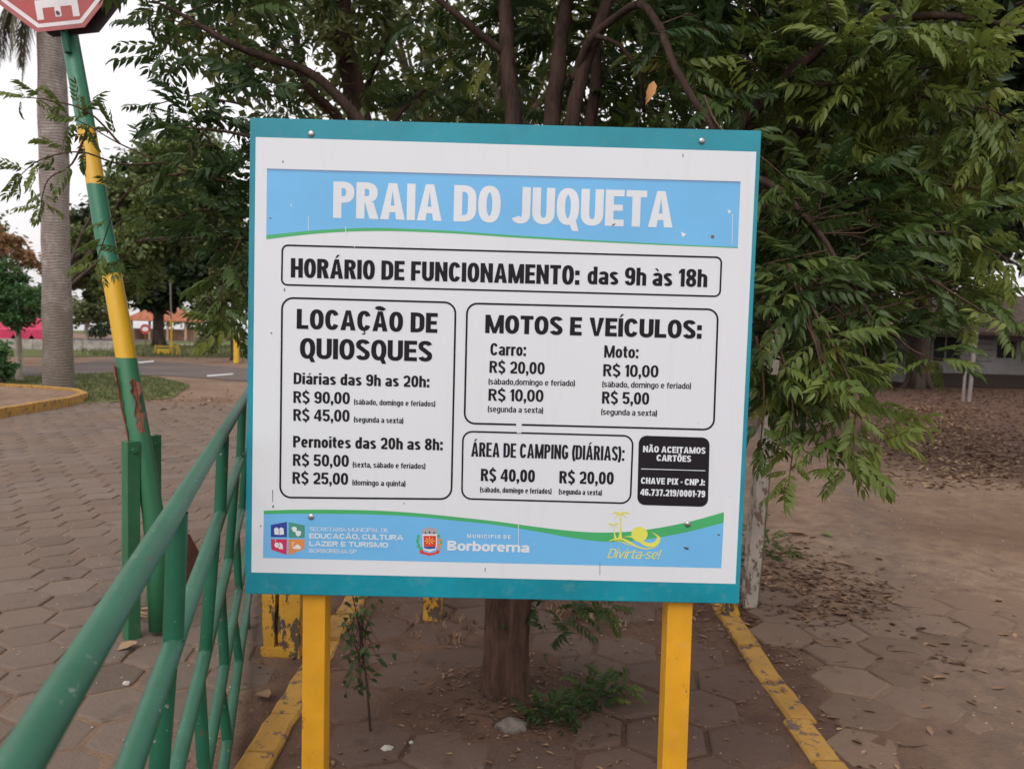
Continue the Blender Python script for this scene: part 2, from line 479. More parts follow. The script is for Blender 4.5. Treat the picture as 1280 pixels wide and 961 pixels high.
def pave(parent, area, mat, rot, r=.172, single=300, zoff=0.0, tilt=.010, name='paver', hbias=None):
    var = [hex_variant(s + 11, r - .0035, mat) for s in range(10)]
    pts = []
    w = r * math.sqrt(3)
    c, s = math.cos(rot), math.sin(rot)
    for i in range(-110, 110):
        for j in range(-110, 110):
            x = (i + (j & 1) * .5) * w; y = j * r * 1.5
            X, Y = x * c - y * s, x * s + y * c
            if area(X, Y): pts.append((X, Y))
    # the single ones are those that show largest: nearest and in view
    def key(p):
        d = Vector((p[0], p[1], 0)) - EYEV
        zc = d.dot(FW); u = d.dot(RC) / max(zc, .01) * FPX; v = -d.dot(UC) / max(zc, .01) * FPX
        out = zc < .5 or abs(u) > 670 or v > 520
        return (out, d.length)
    pts.sort(key=key)
    rr = random.Random(5)
    AV, AT, TT = [], [], []; n = 0
    for k, (x, y) in enumerate(pts):
        v = var[rr.randrange(10)]
        h = zoff + rr.uniform(-.004, .004)
        M = Matrix.Translation((x, y, h)) @ Matrix.Rotation(rr.uniform(-tilt, tilt), 4, 'X') @ Matrix.Rotation(rr.uniform(-tilt, tilt), 4, 'Y') @ Matrix.Rotation(rot + rr.randrange(6) * math.pi / 3 + rr.uniform(-.012, .012), 4, 'Z')
        if k < single:
            o = bpy.data.objects.new(name, v[0]); COL.objects.link(o); o.parent = parent; o.matrix_local = M
        else:
            A = np.array(M)
            AV.append(v[1] @ A[:3, :3].T + A[:3, 3]); AT.append(v[2] + n); TT.append(np.full(len(v[1]), v[3])); n += len(v[1])
    if AV:
        o = np_mesh('paving', np.concatenate(AV), np.concatenate(AT), mat, np.concatenate(TT), parent)
        o['kind'] = 'stuff'
def structure_root(name):
    o = bpy.data.objects.new(name, None); COL.objects.link(o); o['kind'] = 'structure'; return o
road = structure_root('paved_road')
def far_edge(x): return 16.0 + .1 * (x + 6)
def road_area(X, Y):
    if Y < 1.2 or Y > far_edge(X): return False
    if X > left_curb_x(Y) - .27: return False
    if X < -8.3 - abs(12.5 - Y) * .17 - .05 and Y > 7: return False
    if X < -11: return False
    return True
pave(road, road_area, PAVER, R(5), zoff=.002)
island = structure_root('tree_island')
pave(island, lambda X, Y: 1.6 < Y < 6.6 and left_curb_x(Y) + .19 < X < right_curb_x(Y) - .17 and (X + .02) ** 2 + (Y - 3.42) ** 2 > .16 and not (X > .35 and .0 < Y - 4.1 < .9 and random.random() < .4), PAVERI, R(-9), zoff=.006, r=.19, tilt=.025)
lane = structure_root('dirt_lane')
PAVERL = paver_mat('lane_paver', G3(.105, .070, .052), G3(.19, .132, .100), G3(.19, .125, .086))
pave(lane, lambda X, Y: 1.6 < Y < 5.4 - (X - 1.4) * .25 and right_curb_x(Y) + .17 < X < 5, PAVERL, R(14), zoff=.010, r=.19, tilt=.022)

# curb stones: one object each
def curb(parent, xf, y0, y1, off, w=.125):
    y = y0
    while y < y1:
        L = random.uniform(.30, .44)
        mb = MB()
        nx = 5
        vs, fs = [], []
        for i in range(nx):
            t = i / (nx - 1)
            yy = (t - .5) * (L - .012)
            jx = random.uniform(-.006, .006)
            for x, z in ((-w / 2, -.08), (-w / 2 + jx, .010), (-w / 2 + .012 + jx, .020 + random.uniform(-.004, .003)), (w / 2 - .012 + jx, .020 + random.uniform(-.004, .003)), (w / 2 + jx, .008), (w / 2, -.08)):
                vs.append((x, yy, z))
        for i in range(nx - 1):
            for k in range(5):
                fs.append((i * 6 + k, i * 6 + k + 1, (i + 1) * 6 + k + 1, (i + 1) * 6 + k))
        fs += [tuple(range(6)), tuple(range((nx - 1) * 6, nx * 6))[::-1]]
        mb.add(vs, fs)
        ym = y + L / 2
        o = mb.build('curb_stone', YCURB, parent, loc=(xf(ym) + off + random.uniform(-.01, .01), ym, random.uniform(-.006, .004)))
        o.rotation_euler = (random.uniform(-.015, .015), random.uniform(-.03, .03), -math.atan(.011) + random.uniform(-.02, .02))
        y += L
lc = structure_root('left_curb'); curb(lc, left_curb_x, 1.8, 6.7, .0, .122)
rc = structure_root('right_curb'); curb(rc, right_curb_x, 1.8, 6.7, .0, .118)

# ------------------------------------------------------------------ LETTERING (own condensed grotesque, drawn as strokes)
def arc(cx, cy, rx, ry, a0, a1, n=7, p=2.35):
    o = []
    for i in range(n + 1):
        a = R(a0 + (a1 - a0) * i / n); c, s = math.cos(a), math.sin(a)
        o.append((cx + rx * math.copysign(abs(c) ** (2 / p), c), cy + ry * math.copysign(abs(s) ** (2 / p), s)))
    return o
def glyph(ch, w, wd=1.0):
    """strokes of one glyph: cap height 1, stem w.  returns (list of (points, closed) or ('P', polygon)), advance width)"""
    v = w * .78; h = w / 2; b = v / 2; X = .745          # X: x-height
    def S(*p): return ('S', list(p), False)
    def C(p): return ('S', p, True)
    def P(*p): return ('P', list(p), False)
    def Rr(x0, y0, x1, y1): return ('P', [(x0, y0), (x1, y0), (x1, y1), (x0, y1)], False)
    acc = {'Á': 'A', 'Ã': 'A', 'Â': 'A', 'Í': 'I', 'Õ': 'O', 'á': 'a', 'à': 'a', 'Ç': 'C', 'É': 'E', 'ã': 'a'}
    if ch in acc:
        g, W = glyph(acc[ch], w, wd); g = list(g); m = W / 2
        top = 1.06 if ch.isupper() else X + .07
        if ch in 'ÁÍáÉ': g.append(P((m - .08, top), (m + .0, top), (m + .17, top + .17), (m + .02, top + .17)))
        elif ch == 'à': g.append(P((m + .08, top), (m + .0, top), (m - .17, top + .17), (m - .02, top + .17)))
        elif ch == 'Ç': g += [Rr(m - .02, -.08, m + .05, v * .2), P((m + .05, -.06), (m + .10, -.12), (m + .04, -.19), (m - .10, -.19), (m - .10, -.14), (m + .0, -.13))]
        else: g.append(('S', [(m - .19, top + .03), (m - .12, top + .11), (m - .04, top + .12), (m + .05, top + .06), (m + .12, top + .06), (m + .19, top + .13)], False))
        return g, W
    U = .50 * wd; L = .455 * wd
    q = lambda W: W / 2
    if ch == 'I': return [Rr(0, 0, w, 1)], w
    if ch == ' ': return [], .19 * wd + .03
    if ch in '.,:': 
        g = [Rr(0, 0, w, w * 1.05)]
        if ch == ',': g.append(P((w * .35, 0), (w, 0), (w * .55, -.17), (w * .05, -.17)))
        if ch == ':': g.append(Rr(0, X - w * 1.05, w, X))
        return g, w
    if ch == '-': return [Rr(0, .34, .26, .34 + v)], .26
    if ch == '!': return [Rr(0, 0, w, w), P((w * .15, w * 1.5), (w * .85, w * 1.5), (w, 1), (0, 1))], w
    if ch == '/': return [P((0, -.04), (w * .7, -.04), (.36, 1.04), (.36 - w * .7, 1.04))], .36
    if ch == '(': return [('S', arc(.3, .45, .3 - h, .68, 235, 125, 8, 2), False)], .2
    if ch == ')': return [('S', arc(-.1, .45, .3 - h, .68, 55, -55, 8, 2), False)], .2
    if ch == 'L': W = .42 * wd; return [Rr(0, 0, w, 1), Rr(w, 0, W, v)], W
    if ch == 'T': W = .46 * wd; return [Rr(0, 1 - v, W, 1), Rr(W / 2 - h, 0, W / 2 + h, 1 - v)], W
    if ch == 'E': W = .42 * wd; return [Rr(0, 0, w, 1), Rr(w, 0, W, v), Rr(w, .5 - v * .42, W * .93, .5 + v * .5), Rr(w, 1 - v, W, 1)], W
    if ch == 'F': W = .41 * wd; return [Rr(0, 0, w, 1), Rr(w, .45 - v * .4, W * .93, .45 + v * .5), Rr(w, 1 - v, W, 1)], W
    if ch == 'H': return [Rr(0, 0, w, 1), Rr(U - w, 0, U, 1), Rr(w, .5 - b, U - w, .5 + b)], U
    if ch == 'N': W = U * 1.04; return [Rr(0, 0, w, 1), Rr(W - w, 0, W, 1), P((w * .9, 1), (w * .15, 1), (W - w * .9, 0), (W - w * .15, 0))], W
    if ch == 'M': W = U * 1.32; k = w * .92; return [Rr(0, 0, k, 1), Rr(W - k, 0, W, 1), P((0, 1), (k * 1.1, 1), (W / 2 + w * .38, 0), (W / 2 - w * .38, 0)), P((W, 1), (W - k * 1.1, 1), (W / 2 - w * .38, 0), (W / 2 + w * .38, 0))], W
    if ch == 'A': W = U * 1.10; s = w * 1.03; return [P((0, 0), (s, 0), (W / 2 + w * .12, 1), (W / 2 - w * .5, 1)), P((W, 0), (W - s, 0), (W / 2 - w * .12, 1), (W / 2 + w * .5, 1)), Rr(W * .2, .20, W * .8, .20 + v)], W
    if ch == 'V': W = U * 1.06; s = w * 1.03; return [P((0, 1), (s, 1), (W / 2 + w * .15, 0), (W / 2 - w * .45, 0)), P((W, 1), (W - s, 1), (W / 2 - w * .15, 0), (W / 2 + w * .45, 0))], W
    if ch == 'X': W = U; s = w * 1.08; return [P((0, 1), (s, 1), (W, 0), (W - s, 0)), P((W, 1), (W - s, 1), (0, 0), (s, 0))], W
    if ch == 'Z': W = U * .9; return [Rr(0, 0, W, v), Rr(0, 1 - v, W, 1), P((0, v), (w * 1.1, v), (W, 1 - v), (W - w * 1.1, 1 - v))], W
    if ch == 'O' or ch == '0':
        W = U if ch == 'O' else L
        return [C(arc(W / 2, .5, W / 2 - h, .51 - b, 0, 360, 28)[:-1])], W
    if ch == 'Q': W = U; return [C(arc(W / 2, .5, W / 2 - h, .51 - b, 0, 360, 28)[:-1]), P((W * .5, .16), (W * .5 + w * .9, .2), (W * 1.0, -.17), (W * .72, -.17))], W
    if ch == 'C': W = U; return [('S', arc(W / 2, .5, W / 2 - h, .51 - b, 30, 330, 26), False)], W
    if ch == 'G': W = U; return [('S', arc(W / 2, .5, W / 2 - h, .51 - b, 32, 345, 26), False), Rr(W - w, .12, W, .5), Rr(W * .52, .5 - v, W, .5)], W
    if ch == 'U': W = U; return [S((h, 1), *arc(W / 2, .32, W / 2 - h, .33 - b, 180, 360, 12), (W - h, 1))], W
    if ch == 'J': W = .40 * wd; return [S((W - h, 1), *arc(W / 2 - w * .1, .28, W / 2 - h + w * .1, .29 - b, 0, -150, 9))], W
    if ch == 'D': W = U; return [Rr(0, 0, w, 1), S((w, b), *arc(W * .42, .34, W * .58 - h, .34 - b, -90, 0, 6), *arc(W * .42, .66, W * .58 - h, .34 - b, 0, 90, 6), (w, 1 - b))], W
    if ch == 'P': W = U * .94; return [Rr(0, 0, w, 1), S((w, .42 + b), *arc(W * .48, .71, W * .52 - h, .29 - b, -90, 90, 10), (w, 1 - b))], W
    if ch == 'R': W = U * .98; return [Rr(0, 0, w, 1), S((w, .44 + b), *arc(W * .46, .72, W * .51 - h, .28 - b, -90, 90, 10), (w, 1 - b)), P((W * .40, .46), (W * .40 + w, .46), (W * 1.02, 0), (W * 1.02 - w * 1.08, 0))], W
    if ch == 'B': W = U * .96; return [Rr(0, 0, w, 1), S((w, .5), *arc(W * .46, .75, W * .50 - h, .25 - b, -90, 90, 8), (w, 1 - b)), S((w, b), *arc(W * .48, .26, W * .52 - h, .26 - b, -90, 90, 8), (w, .52))], W
    if ch == 'S' or ch == '$':
        W = U * .92
        g = [S(*arc(W / 2, .73, W / 2 - h, .28 - b, 15, 200, 9), *arc(W / 2, .27, W / 2 - h, .28 - b, 25, -165, 10))]
        if ch == '$': g += [Rr(W / 2 - w * .3, 1 - v * .5, W / 2 + w * .3, 1.12), Rr(W / 2 - w * .3, -.12, W / 2 + w * .3, v * .5)]
        return g, W
    if ch == '1': return [Rr(.12, 0, .12 + w, 1), P((0, .70), (.125, .78), (.125, .98), (0, .86))], .12 + w
    if ch == '2': W = L; return [S(*arc(W / 2, .70, W / 2 - h, .31 - b, 172, 0, 9), (W * .78, .45), (W * .3, .2), (h * 1.1, b * 1.0)), Rr(w * .3, 0, W, v)], W
    if ch == '3': W = L; return [S(*arc(W / 2, .74, W / 2 - h, .27 - b, 165, -80, 10)), S(*arc(W / 2, .27, W / 2 - h, .28 - b, 80, -165, 10)), Rr(W * .35, .52 - b, W * .6, .52 + b)], W
    if ch == '4': W = L * 1.05; return [Rr(W * .55, 0, W * .55 + w, 1), Rr(0, .2, W, .2 + v), P((0, .2 + v), (w * .8, .2 + v), (W * .55 + w * .5, 1), (W * .55 - w * .1, 1))], W
    if ch == '5': W = L; return [Rr(w * .2, 1 - v, W * .95, 1), P((w * .2, 1), (w * 1.1, 1), (w * 1.0, .45), (0, .45)), S(*arc(W / 2, .32, W / 2 - h, .33 - b, 120, -165, 13))], W
    if ch == '6': W = L; return [C(arc(W / 2, .31, W / 2 - h, .32 - b, 0, 360, 20)[:-1]), S((h, .34), *arc(W / 2, .70, W / 2 - h, .31 - b, 180, 12, 9))], W
    if ch == '7': W = L * .95; return [Rr(0, 1 - v, W, 1), P((W, 1 - v), (W - w * 1.05, 1 - v), (W * .2, 0), (W * .2 + w, 0))], W
    if ch == '8': W = L; return [C(arc(W / 2, .74, W / 2 - h * 1.1, .27 - b, 0, 360, 18)[:-1]), C(arc(W / 2, .27, W / 2 - h, .28 - b, 0, 360, 18)[:-1])], W
    if ch == '9': W = L; return [C(arc(W / 2, .69, W / 2 - h, .32 - b, 0, 360, 20)[:-1]), S((W - h, .66), *arc(W / 2, .30, W / 2 - h, .31 - b, 0, -168, 9))], W
    W = .43 * wd; cx = W / 2; ry = X / 2
    if ch == 'o': return [C(arc(cx, ry, cx - h, ry + .005 - b, 0, 360, 22)[:-1])], W
    if ch == 'e': return [('S', arc(cx, ry, cx - h, ry + .005 - b, 0, 318, 18), False), Rr(w * .6, ry - b * .8, W - h * .7, ry + b * .6)], W
    if ch == 'c': return [('S', arc(cx, ry, cx - h, ry + .005 - b, 40, 320, 16), False)], W
    if ch == 'a': return [S(*arc(cx, X - .22, cx - h, .22 - b, 165, 0, 8), (W - h, 0)), S((W - w, X * .55), *arc(cx, .21, cx - h, .215 - b, 90, 330, 12))], W
    if ch in 'bdpqg':
        g = [C(arc(cx, ry, cx - h, ry + .005 - b, 0, 360, 22)[:-1])]
        x0 = 0 if ch in 'bp' else W - w
        if ch in 'bd': g.append(Rr(x0, 0, x0 + w, 1.0))
        elif ch in 'pq': g.append(Rr(x0, -.25, x0 + w, X))
        else: g.append(S((W - h, X), *arc(cx, -.02, cx - h, .24 - b, 0, -160, 9)))
        return g, W
    if ch == 'h': return [Rr(0, 0, w, 1), S(*arc(cx, X - .23, cx - h, .235 - b, 165, 0, 8), (W - h, 0))], W
    if ch == 'n': return [Rr(0, 0, w, X), S(*arc(cx, X - .23, cx - h, .235 - b, 165, 0, 8), (W - h, 0))], W
    if ch == 'm': k = W - w; return [Rr(0, 0, w, X), S(*arc(cx, X - .23, cx - h, .235 - b, 165, 0, 8), (W - h, 0)), S(*arc(cx + k, X - .23, cx - h, .235 - b, 165, 0, 8), (W - h + k, 0))], W + k
    if ch == 'r': W = .29 * wd; return [Rr(0, 0, w, X), S(*arc(W, X - .26, W - h, .265 - b, 175, 88, 5))], W
    if ch == 'i': return [Rr(0, 0, w, X), Rr(0, .86, w, 1.0)], w
    if ch == 'í': return [Rr(0, 0, w, X), P((0, .82), (w, .82), (w + .1, 1), (w - .03, 1))], w
    if ch == 'u': return [S((h, X), *arc(cx, .23, cx - h, .235 - b, 180, 345, 8)), Rr(W - w, 0, W, X)], W
    if ch == 'v': return [P((0, X), (w, X), (cx + w * .4, 0), (cx - w * .4, 0)), P((W, X), (W - w, X), (cx - w * .4, 0), (cx + w * .4, 0))], W
    if ch == 'x': return [P((0, X), (w * 1.05, X), (W, 0), (W - w * 1.05, 0)), P((W, X), (W - w * 1.05, X), (0, 0), (w * 1.05, 0))], W
    if ch == 't': W = .27 * wd; k = W * .3; return [S((k + h * .5, .95), (k + h * .5, .24), *arc(W + .02, .2, W - k - h * .5 + .02, .2 - b, 180, 265, 5)), Rr(0, X - v, W, X)], W
    if ch == 'f': W = .28 * wd; k = W * .25; return [S((k + h, 0), (k + h, .8), *arc(W + .03, .78, W - k - h + .03, .22 - b, 180, 95, 5)), Rr(0, X - v, W, X)], W
    if ch == 's': W = .39 * wd; return [S(*arc(W / 2, X - .2, W / 2 - h, .2 - b, 20, 205, 8), *arc(W / 2, .2, W / 2 - h, .2 - b, 30, -160, 8))], W
    return [], .2

def text_geo(text, mapf, width, cap, stem, track=.085, shear=0.0, z0=0.0, aspect_v=.78):
    """lay out text; width, cap and stem in the same unit. mapf(u, v, z) -> point"""
    w = stem / cap
    track = track * .5 if track < .3 else track
    def total(wd):
        t = 0
        for i, c in enumerate(text):
            g, W = glyph(c, w, wd); t += W
            if i < len(text) - 1: t += (track if c != ' ' and text[i + 1] != ' ' else track * .6) * min(1.2, wd)
        return t
    lo, hi = .3, 4.0; goal = width / cap
    for _ in range(30):
        mid = (lo + hi) / 2
        if total(mid) > goal: hi = mid
        else: lo = mid
    wd = lo
    verts, faces = [], []
    x = 0
    zc = 0
    for i, c in enumerate(text):
        g, W = glyph(c, w, wd)
        if True:
            for si, (kind, pts, closed) in enumerate(g):
                z = z0 + 0.000022 * (si % 6) + .000006 * (i % 2)
                b0 = len(verts)
                if kind == 'P':
                    # consistent orientation
                    A = sum(pts[k][0] * pts[(k + 1) % len(pts)][1] - pts[(k + 1) % len(pts)][0] * pts[k][1] for k in range(len(pts)))
                    if A < 0: pts = pts[::-1]
                    for (px, py) in pts: verts.append(mapf((x + px + shear * py) * cap, py * cap, z))
                    faces.append(tuple(range(b0, b0 + len(pts))))
                else:
                    n = len(pts)
                    hx, hy = w / 2, w * aspect_v / 2
                    for k in range(n):
                        a = pts[(k - 1) % n] if (closed or k) else pts[k]
                        e = pts[(k + 1) % n] if (closed or k < n - 1) else pts[k]
                        dx, dy = e[0] - a[0], e[1] - a[1]
                        l = math.hypot(dx, dy) or 1
                        nx_, ny_ = -dy / l, dx / l
                        ll = math.hypot(nx_ * hx, ny_ * hy) or 1
                        ox, oy = nx_ * hx, ny_ * hy
                        # support of an elliptical pen keeps the stroke even
                        ox, oy = hx * hx * nx_ / ll, hy * hy * ny_ / ll
                        verts.append(mapf((x + pts[k][0] + ox + shear * (pts[k][1] + oy)) * cap, (pts[k][1] + oy) * cap, z))
                        verts.append(mapf((x + pts[k][0] - ox + shear * (pts[k][1] - oy)) * cap, (pts[k][1] - oy) * cap, z))
                    m_ = n if closed else n - 1
                    for k in range(m_):
                        k2 = (k + 1) % n
                        faces.append((b0 + 2 * k, b0 + 2 * k + 1, b0 + 2 * k2 + 1, b0 + 2 * k2))
        x += W + (track if c != ' ' and i < len(text) - 1 and text[i + 1] != ' ' else track * .6) * min(1.2, wd)
    return verts, faces

# ------------------------------------------------------------------ THE INFORMATION SIGN
SW, SH = 1.5, 1.5 * .9437
M_cam = Matrix((RC, -UC, FW)).transposed()             # camera (x right, y down, z ahead) -> world
r1 = M_cam @ Vector((0.99969859, 0.02274029, 0.00925255)); r2 = M_cam @ Vector((0.03007939, -0.99791838, -0.05704508))
r1.normalize(); r2 = (r2 - r1 * r2.dot(r1)).normalized(); r3 = r1.cross(r2)      # r3 faces the viewer
T0 = EYEV + M_cam @ (Vector((-0.51046359, -0.51981559, 1.53528743)) * SW)       # upper left corner
S_M = Matrix.Identity(4)
for i in range(3):
    S_M[i][0] = r1[i]; S_M[i][1] = r2[i]; S_M[i][2] = r3[i]; S_M[i][3] = T0[i]
sign = thing('information_sign', 'large teal framed white price board headed PRAIA DO JUQUETA on two yellow posts', 'sign')
sign.matrix_world = S_M
S_I = S_M.inverted()
def uv(px, py):
    d = S_I.to_3x3() @ ray(px, py); o = S_I @ EYEV
    t = -o.z / d.z
    return (o.x + d.x * t, o.y + d.y * t)
def panel_poly(name, polys, z, mat, parent):
    mb = MB()
    for k, p in enumerate(polys):
        q = [uv(*a) for a in p]
        A = sum(q[k2][0] * q[(k2 + 1) % len(q)][1] - q[(k2 + 1) % len(q)][0] * q[k2][1] for k2 in range(len(q)))
        if A < 0: q = q[::-1]
        mb.add([(x, y, z + k * .00001) for x, y in q], [tuple(range(len(q)))])
    me = bpy.data.meshes.new(name); me.from_pydata(mb.v, [], mb.f); me.materials.append(mat)
    o = bpy.data.objects.new(name, me); COL.objects.link(o); o.parent = parent
    return o
# board with a slightly rounded edge
bd = MB()
SWx = SW
cs = [uv(312.5, 147), uv(952, 163.5), uv(924, 754.5), uv(306, 742)]
bm = bmesh.new()
f_ = [bm.verts.new((x, y, 0)) for x, y in cs]; g_ = [bm.verts.new((x, y, -.019)) for x, y in cs]
bm.faces.new(f_[::-1]); bm.faces.new(g_)
for k in range(4): bm.faces.new((f_[k], f_[(k + 1) % 4], g_[(k + 1) % 4], g_[k]))
bmesh.ops.recalc_face_normals(bm, faces=bm.faces[:])
bmesh.ops.bevel(bm, geom=bm.edges[:], offset=.0022, segments=2, affect='EDGES')
me = bpy.data.meshes.new('board'); bm.to_mesh(me); bm.free(); me.materials.append(TEAL)
board = bpy.data.objects.new('board', me); COL.objects.link(board); board.parent = sign
sheet = panel_poly('print_sheet', [[(319.7, 171.6), (945.4, 190), (919.3, 729.4), (314.3, 715)]], .0006, WHITE, sign)
# header banner
def lerp_curve(pts, x):
    for (x0, y0), (x1, y1) in zip(pts, pts[1:]):
        if x <= x1:
            t = (x - x0) / (x1 - x0); return y0 + (y1 - y0) * t
    return pts[-1][1]
def smooth(pts, n=40):
    # Catmull-Rom through measured points
    P_ = [pts[0]] + list(pts) + [pts[-1]]; out = []
    seg = len(pts) - 1
    for s in range(seg):
        p0, p1, p2, p3 = P_[s:s + 4]
        for i in range(n // seg + 1):
            t = i / (n // seg + 1)
            out.append(tuple(.5 * ((2 * p1[k]) + (-p0[k] + p2[k]) * t + (2 * p0[k] - 5 * p1[k] + 4 * p2[k] - p3[k]) * t * t + (-p0[k] + 3 * p1[k] - 3 * p2[k] + p3[k]) * t ** 3) for k in (0, 1)))
    out.append(pts[-1]); return out
hb_top = smooth([(333, 294.2), (400, 287.6), (473, 285.2), (560, 288.6), (640, 294.2), (701, 298), (800, 303.5), (922.2, 309.2)])
hb_bot = smooth([(333, 299.3), (400, 291.8), (473, 288.9), (560, 291.6), (640, 296.9), (701, 300.3), (800, 305.2), (922.2, 310.4)])
hdr = panel_poly('header_banner', [[(333.8, 210.9), (925.6, 227.1), (922.2, 309.4)] + hb_top[::-1]], .0009, SKYBLUE, sheet)
panel_poly('banner_top_shadow', [[(333.8, 210.9), (925.6, 227.1), (925.55, 228.6), (333.8, 212.5)]], .00112, BLUESH, hdr)  # printed inner shadow along the banner top, drawn as two darker strips
panel_poly('banner_top_shadow', [[(333.8, 212.5), (925.55, 228.6), (925.5, 230.2), (333.8, 214.2)]], .00110, BLUESH2, hdr)
panel_poly('green_wave', [hb_top[::-1] + hb_bot], .0010, GREENP, hdr)
fb_top = smooth([(329.8, 638), (365, 636.8), (420, 636.7), (475, 638), (525, 641.3), (575, 646.3), (620, 651.3), (673, 658.5), (726, 664.2), (770, 665), (810, 661.5), (859, 652.3), (904.8, 639.8)], 60)
fb_bot = smooth([(329.8, 642.3), (365, 641.8), (420, 641.8), (475, 643), (525, 646), (575, 650.9), (620, 655.8), (673, 664.3), (726, 673.6), (765, 677), (805, 674.3), (859, 664.5), (904.4, 652.9)], 60)
ftr = panel_poly('footer_banner', [[(328.8, 697), (901.5, 709.7), (904.4, 653)] + fb_bot[::-1]], .0009, SKYBLUE, sheet)
panel_poly('green_wave', [fb_top[::-1] + fb_bot], .0010, GREENP, ftr)

def line(text, p0, p1, cap, stem, mat=None, parent=None, z=.0014, track=.085, shear=0, name='lettering'):
    a = Vector(uv(*p0)); b = Vector(uv(*p1)); L = (b - a).length
    e = (b - a) / L; nrm = Vector((-e.y, e.x))
    k = L / math.dist(p0, p1)
    vs, fs = text_geo(text, lambda u, v, zz: (a.x + e.x * u + nrm.x * v, a.y + e.y * u + nrm.y * v, zz), L, cap * k, stem * k, track, shear, z)
    me = bpy.data.meshes.new(name); me.from_pydata(vs, [], fs); me.materials.append(mat or BLACKP)
    o = bpy.data.objects.new(name, me); COL.objects.link(o); o.parent = parent or sheet
    return o
line('PRAIA DO JUQUETA', (416.3, 272.5), (840.4, 284.9), 44.8, 10.4, WHITEP, hdr, track=.09)
line('HORÁRIO DE FUNCIONAMENTO:', (363.6, 346.9), (724.1, 356.2), 24, 5.6, track=.10)
line('das 9h às 18h', (734.1, 355.3), (883.7, 359.1), 22, 4.9, track=.11)
line('LOCAÇÃO DE', (370.9, 410.9), (546.7, 416.2), 24.8, 6.2, track=.12)
line('QUIOSQUES', (374.9, 447.9), (540.2, 451.9), 25.5, 6.3, track=.10)
line('Diárias das 9h as 20h:', (367.1, 479.8), (536.7, 484.2), 14.3, 3.3, track=.12)
line('R$ 90,00', (366.8, 503.4), (437.4, 504.9), 14.8, 3.2, track=.11)
line('(sábado, domingo e feriados)', (442.5, 505.4), (544.2, 508.0), 6.9, 1.35, track=.12)
line('R$ 45,00', (366.8, 525.8), (437.1, 526.9), 14.8, 3.2, track=.11)
line('(segunda a sexta)', (442.3, 527.3), (504.2, 529.0), 6.9, 1.35, track=.12)
line('Pernoites das 20h as 8h:', (366.5, 558.8), (553.4, 562.7), 14.5, 3.3, track=.12)
line('R$ 50,00', (366.3, 581.8), (436.1, 583.2), 14.8, 3.2, track=.11)
line('(sexta, sábado e feriados)', (440.9, 583.6), (531.8, 585.8), 6.9, 1.35, track=.12)
line('R$ 25,00', (365.7, 604.2), (435.2, 605.6), 14.8, 3.2, track=.11)
line('(domingo a quinta)', (440.4, 606.0), (506.9, 607.6), 6.9, 1.35, track=.12)
line('MOTOS E VEÍCULOS:', (606.4, 416.2), (876.7, 423.5), 22.8, 6.0, track=.11)
line('Carro:', (612.8, 443.9), (657.4, 445.0), 15.2, 3.2, track=.11)
line('Moto:', (755, 446.8), (797.8, 447.9), 15.2, 3.2, track=.11)
line('R$ 20,00', (611.7, 465.9), (680.7, 467.9), 15, 3.2, track=.11)
line('R$ 10,00', (753.8, 470.1), (822.8, 471.7), 15, 3.2, track=.11)
line('(sábado,domingo e feriado)', (610.5, 480.3), (718.6, 482.6), 7.5, 1.35, track=.12)
line('(sábado, domingo e feriado)', (752.6, 483.6), (863.6, 486.0), 7.5, 1.35, track=.12)
line('R$ 10,00', (610.5, 500.7), (679.2, 502.2), 15, 3.2, track=.11)
line('R$ 5,00', (752.3, 504.2), (811.2, 505.6), 15, 3.2, track=.11)
line('(segunda a sexta)', (609.6, 514.6), (678.9, 516.3), 7.5, 1.35, track=.12)
line('(segunda a sexta)', (751.2, 518.2), (821.1, 519.9), 7.5, 1.35, track=.12)
line('ÁREA DE CAMPING (DIÁRIAS):', (588.9, 570.3), (780.3, 575.8), 18, 3.1, track=.10)
line('R$ 40,00', (600.9, 600.9), (668.5, 602.5), 15.6, 3.4, track=.11)
line('R$ 20,00', (699, 603.8), (766.9, 605.2), 15.6, 3.4, track=.11)
line('(sábado, domingo e feriados)', (600, 614.8), (689.4, 617.0), 6.8, 1.3, track=.12)
line('(segunda a sexta)', (698.2, 617.3), (752.3, 618.8), 6.8, 1.3, track=.12)

def rrect(tl, tr, br, bl, rad, n=6):
    """rounded quadrilateral in panel coordinates"""
    q = [Vector(uv(*p)) for p in (tl, tr, br, bl)]
    k = .00235 * rad
    out = []
    for i in range(4):
        p, a, b = q[i], (q[i - 1] - q[i]).normalized(), (q[(i + 1) % 4] - q[i]).normalized()
        c = p + (a + b) * k
        for j in range(n + 1):
            t = j / n * math.pi / 2
            out.append(c - b * k * math.cos(t) - a * k * math.sin(t))
    return out
def outline(tl, tr, br, bl, rad, lw):
    pts = rrect(tl, tr, br, bl, rad); n = len(pts); hw = lw * .00235 / 2
    cen = sum(pts, Vector((0, 0))) / n
    vs = []
    for k in range(n):
        d = (pts[(k + 1) % n] - pts[k - 1]).normalized(); nn = Vector((-d.y, d.x))
        for s in (-1, 1): vs.append((pts[k].x + nn.x * hw * s, pts[k].y + nn.y * hw * s, .0013))
    fs = [(2 * k, 2 * k + 1, 2 * ((k + 1) % n) + 1, 2 * ((k + 1) % n)) for k in range(n)]
    me = bpy.data.meshes.new('box_rule'); me.from_pydata(vs, [], fs); me.materials.append(BLACKP)
    o = bpy.data.objects.new('box_rule', me); COL.objects.link(o); o.parent = sheet
outline((353.2, 306.6), (901.8, 321.9), (899.8, 370.6), (352.2, 356), 7, 2.2)
outline((352.8, 372.2), (569.6, 378.3), (564.2, 623.5), (350.2, 621.4), 14, 2.4)
outline((584, 379.2), (897.4, 387), (892, 537), (580.6, 528.9), 13, 2.4)
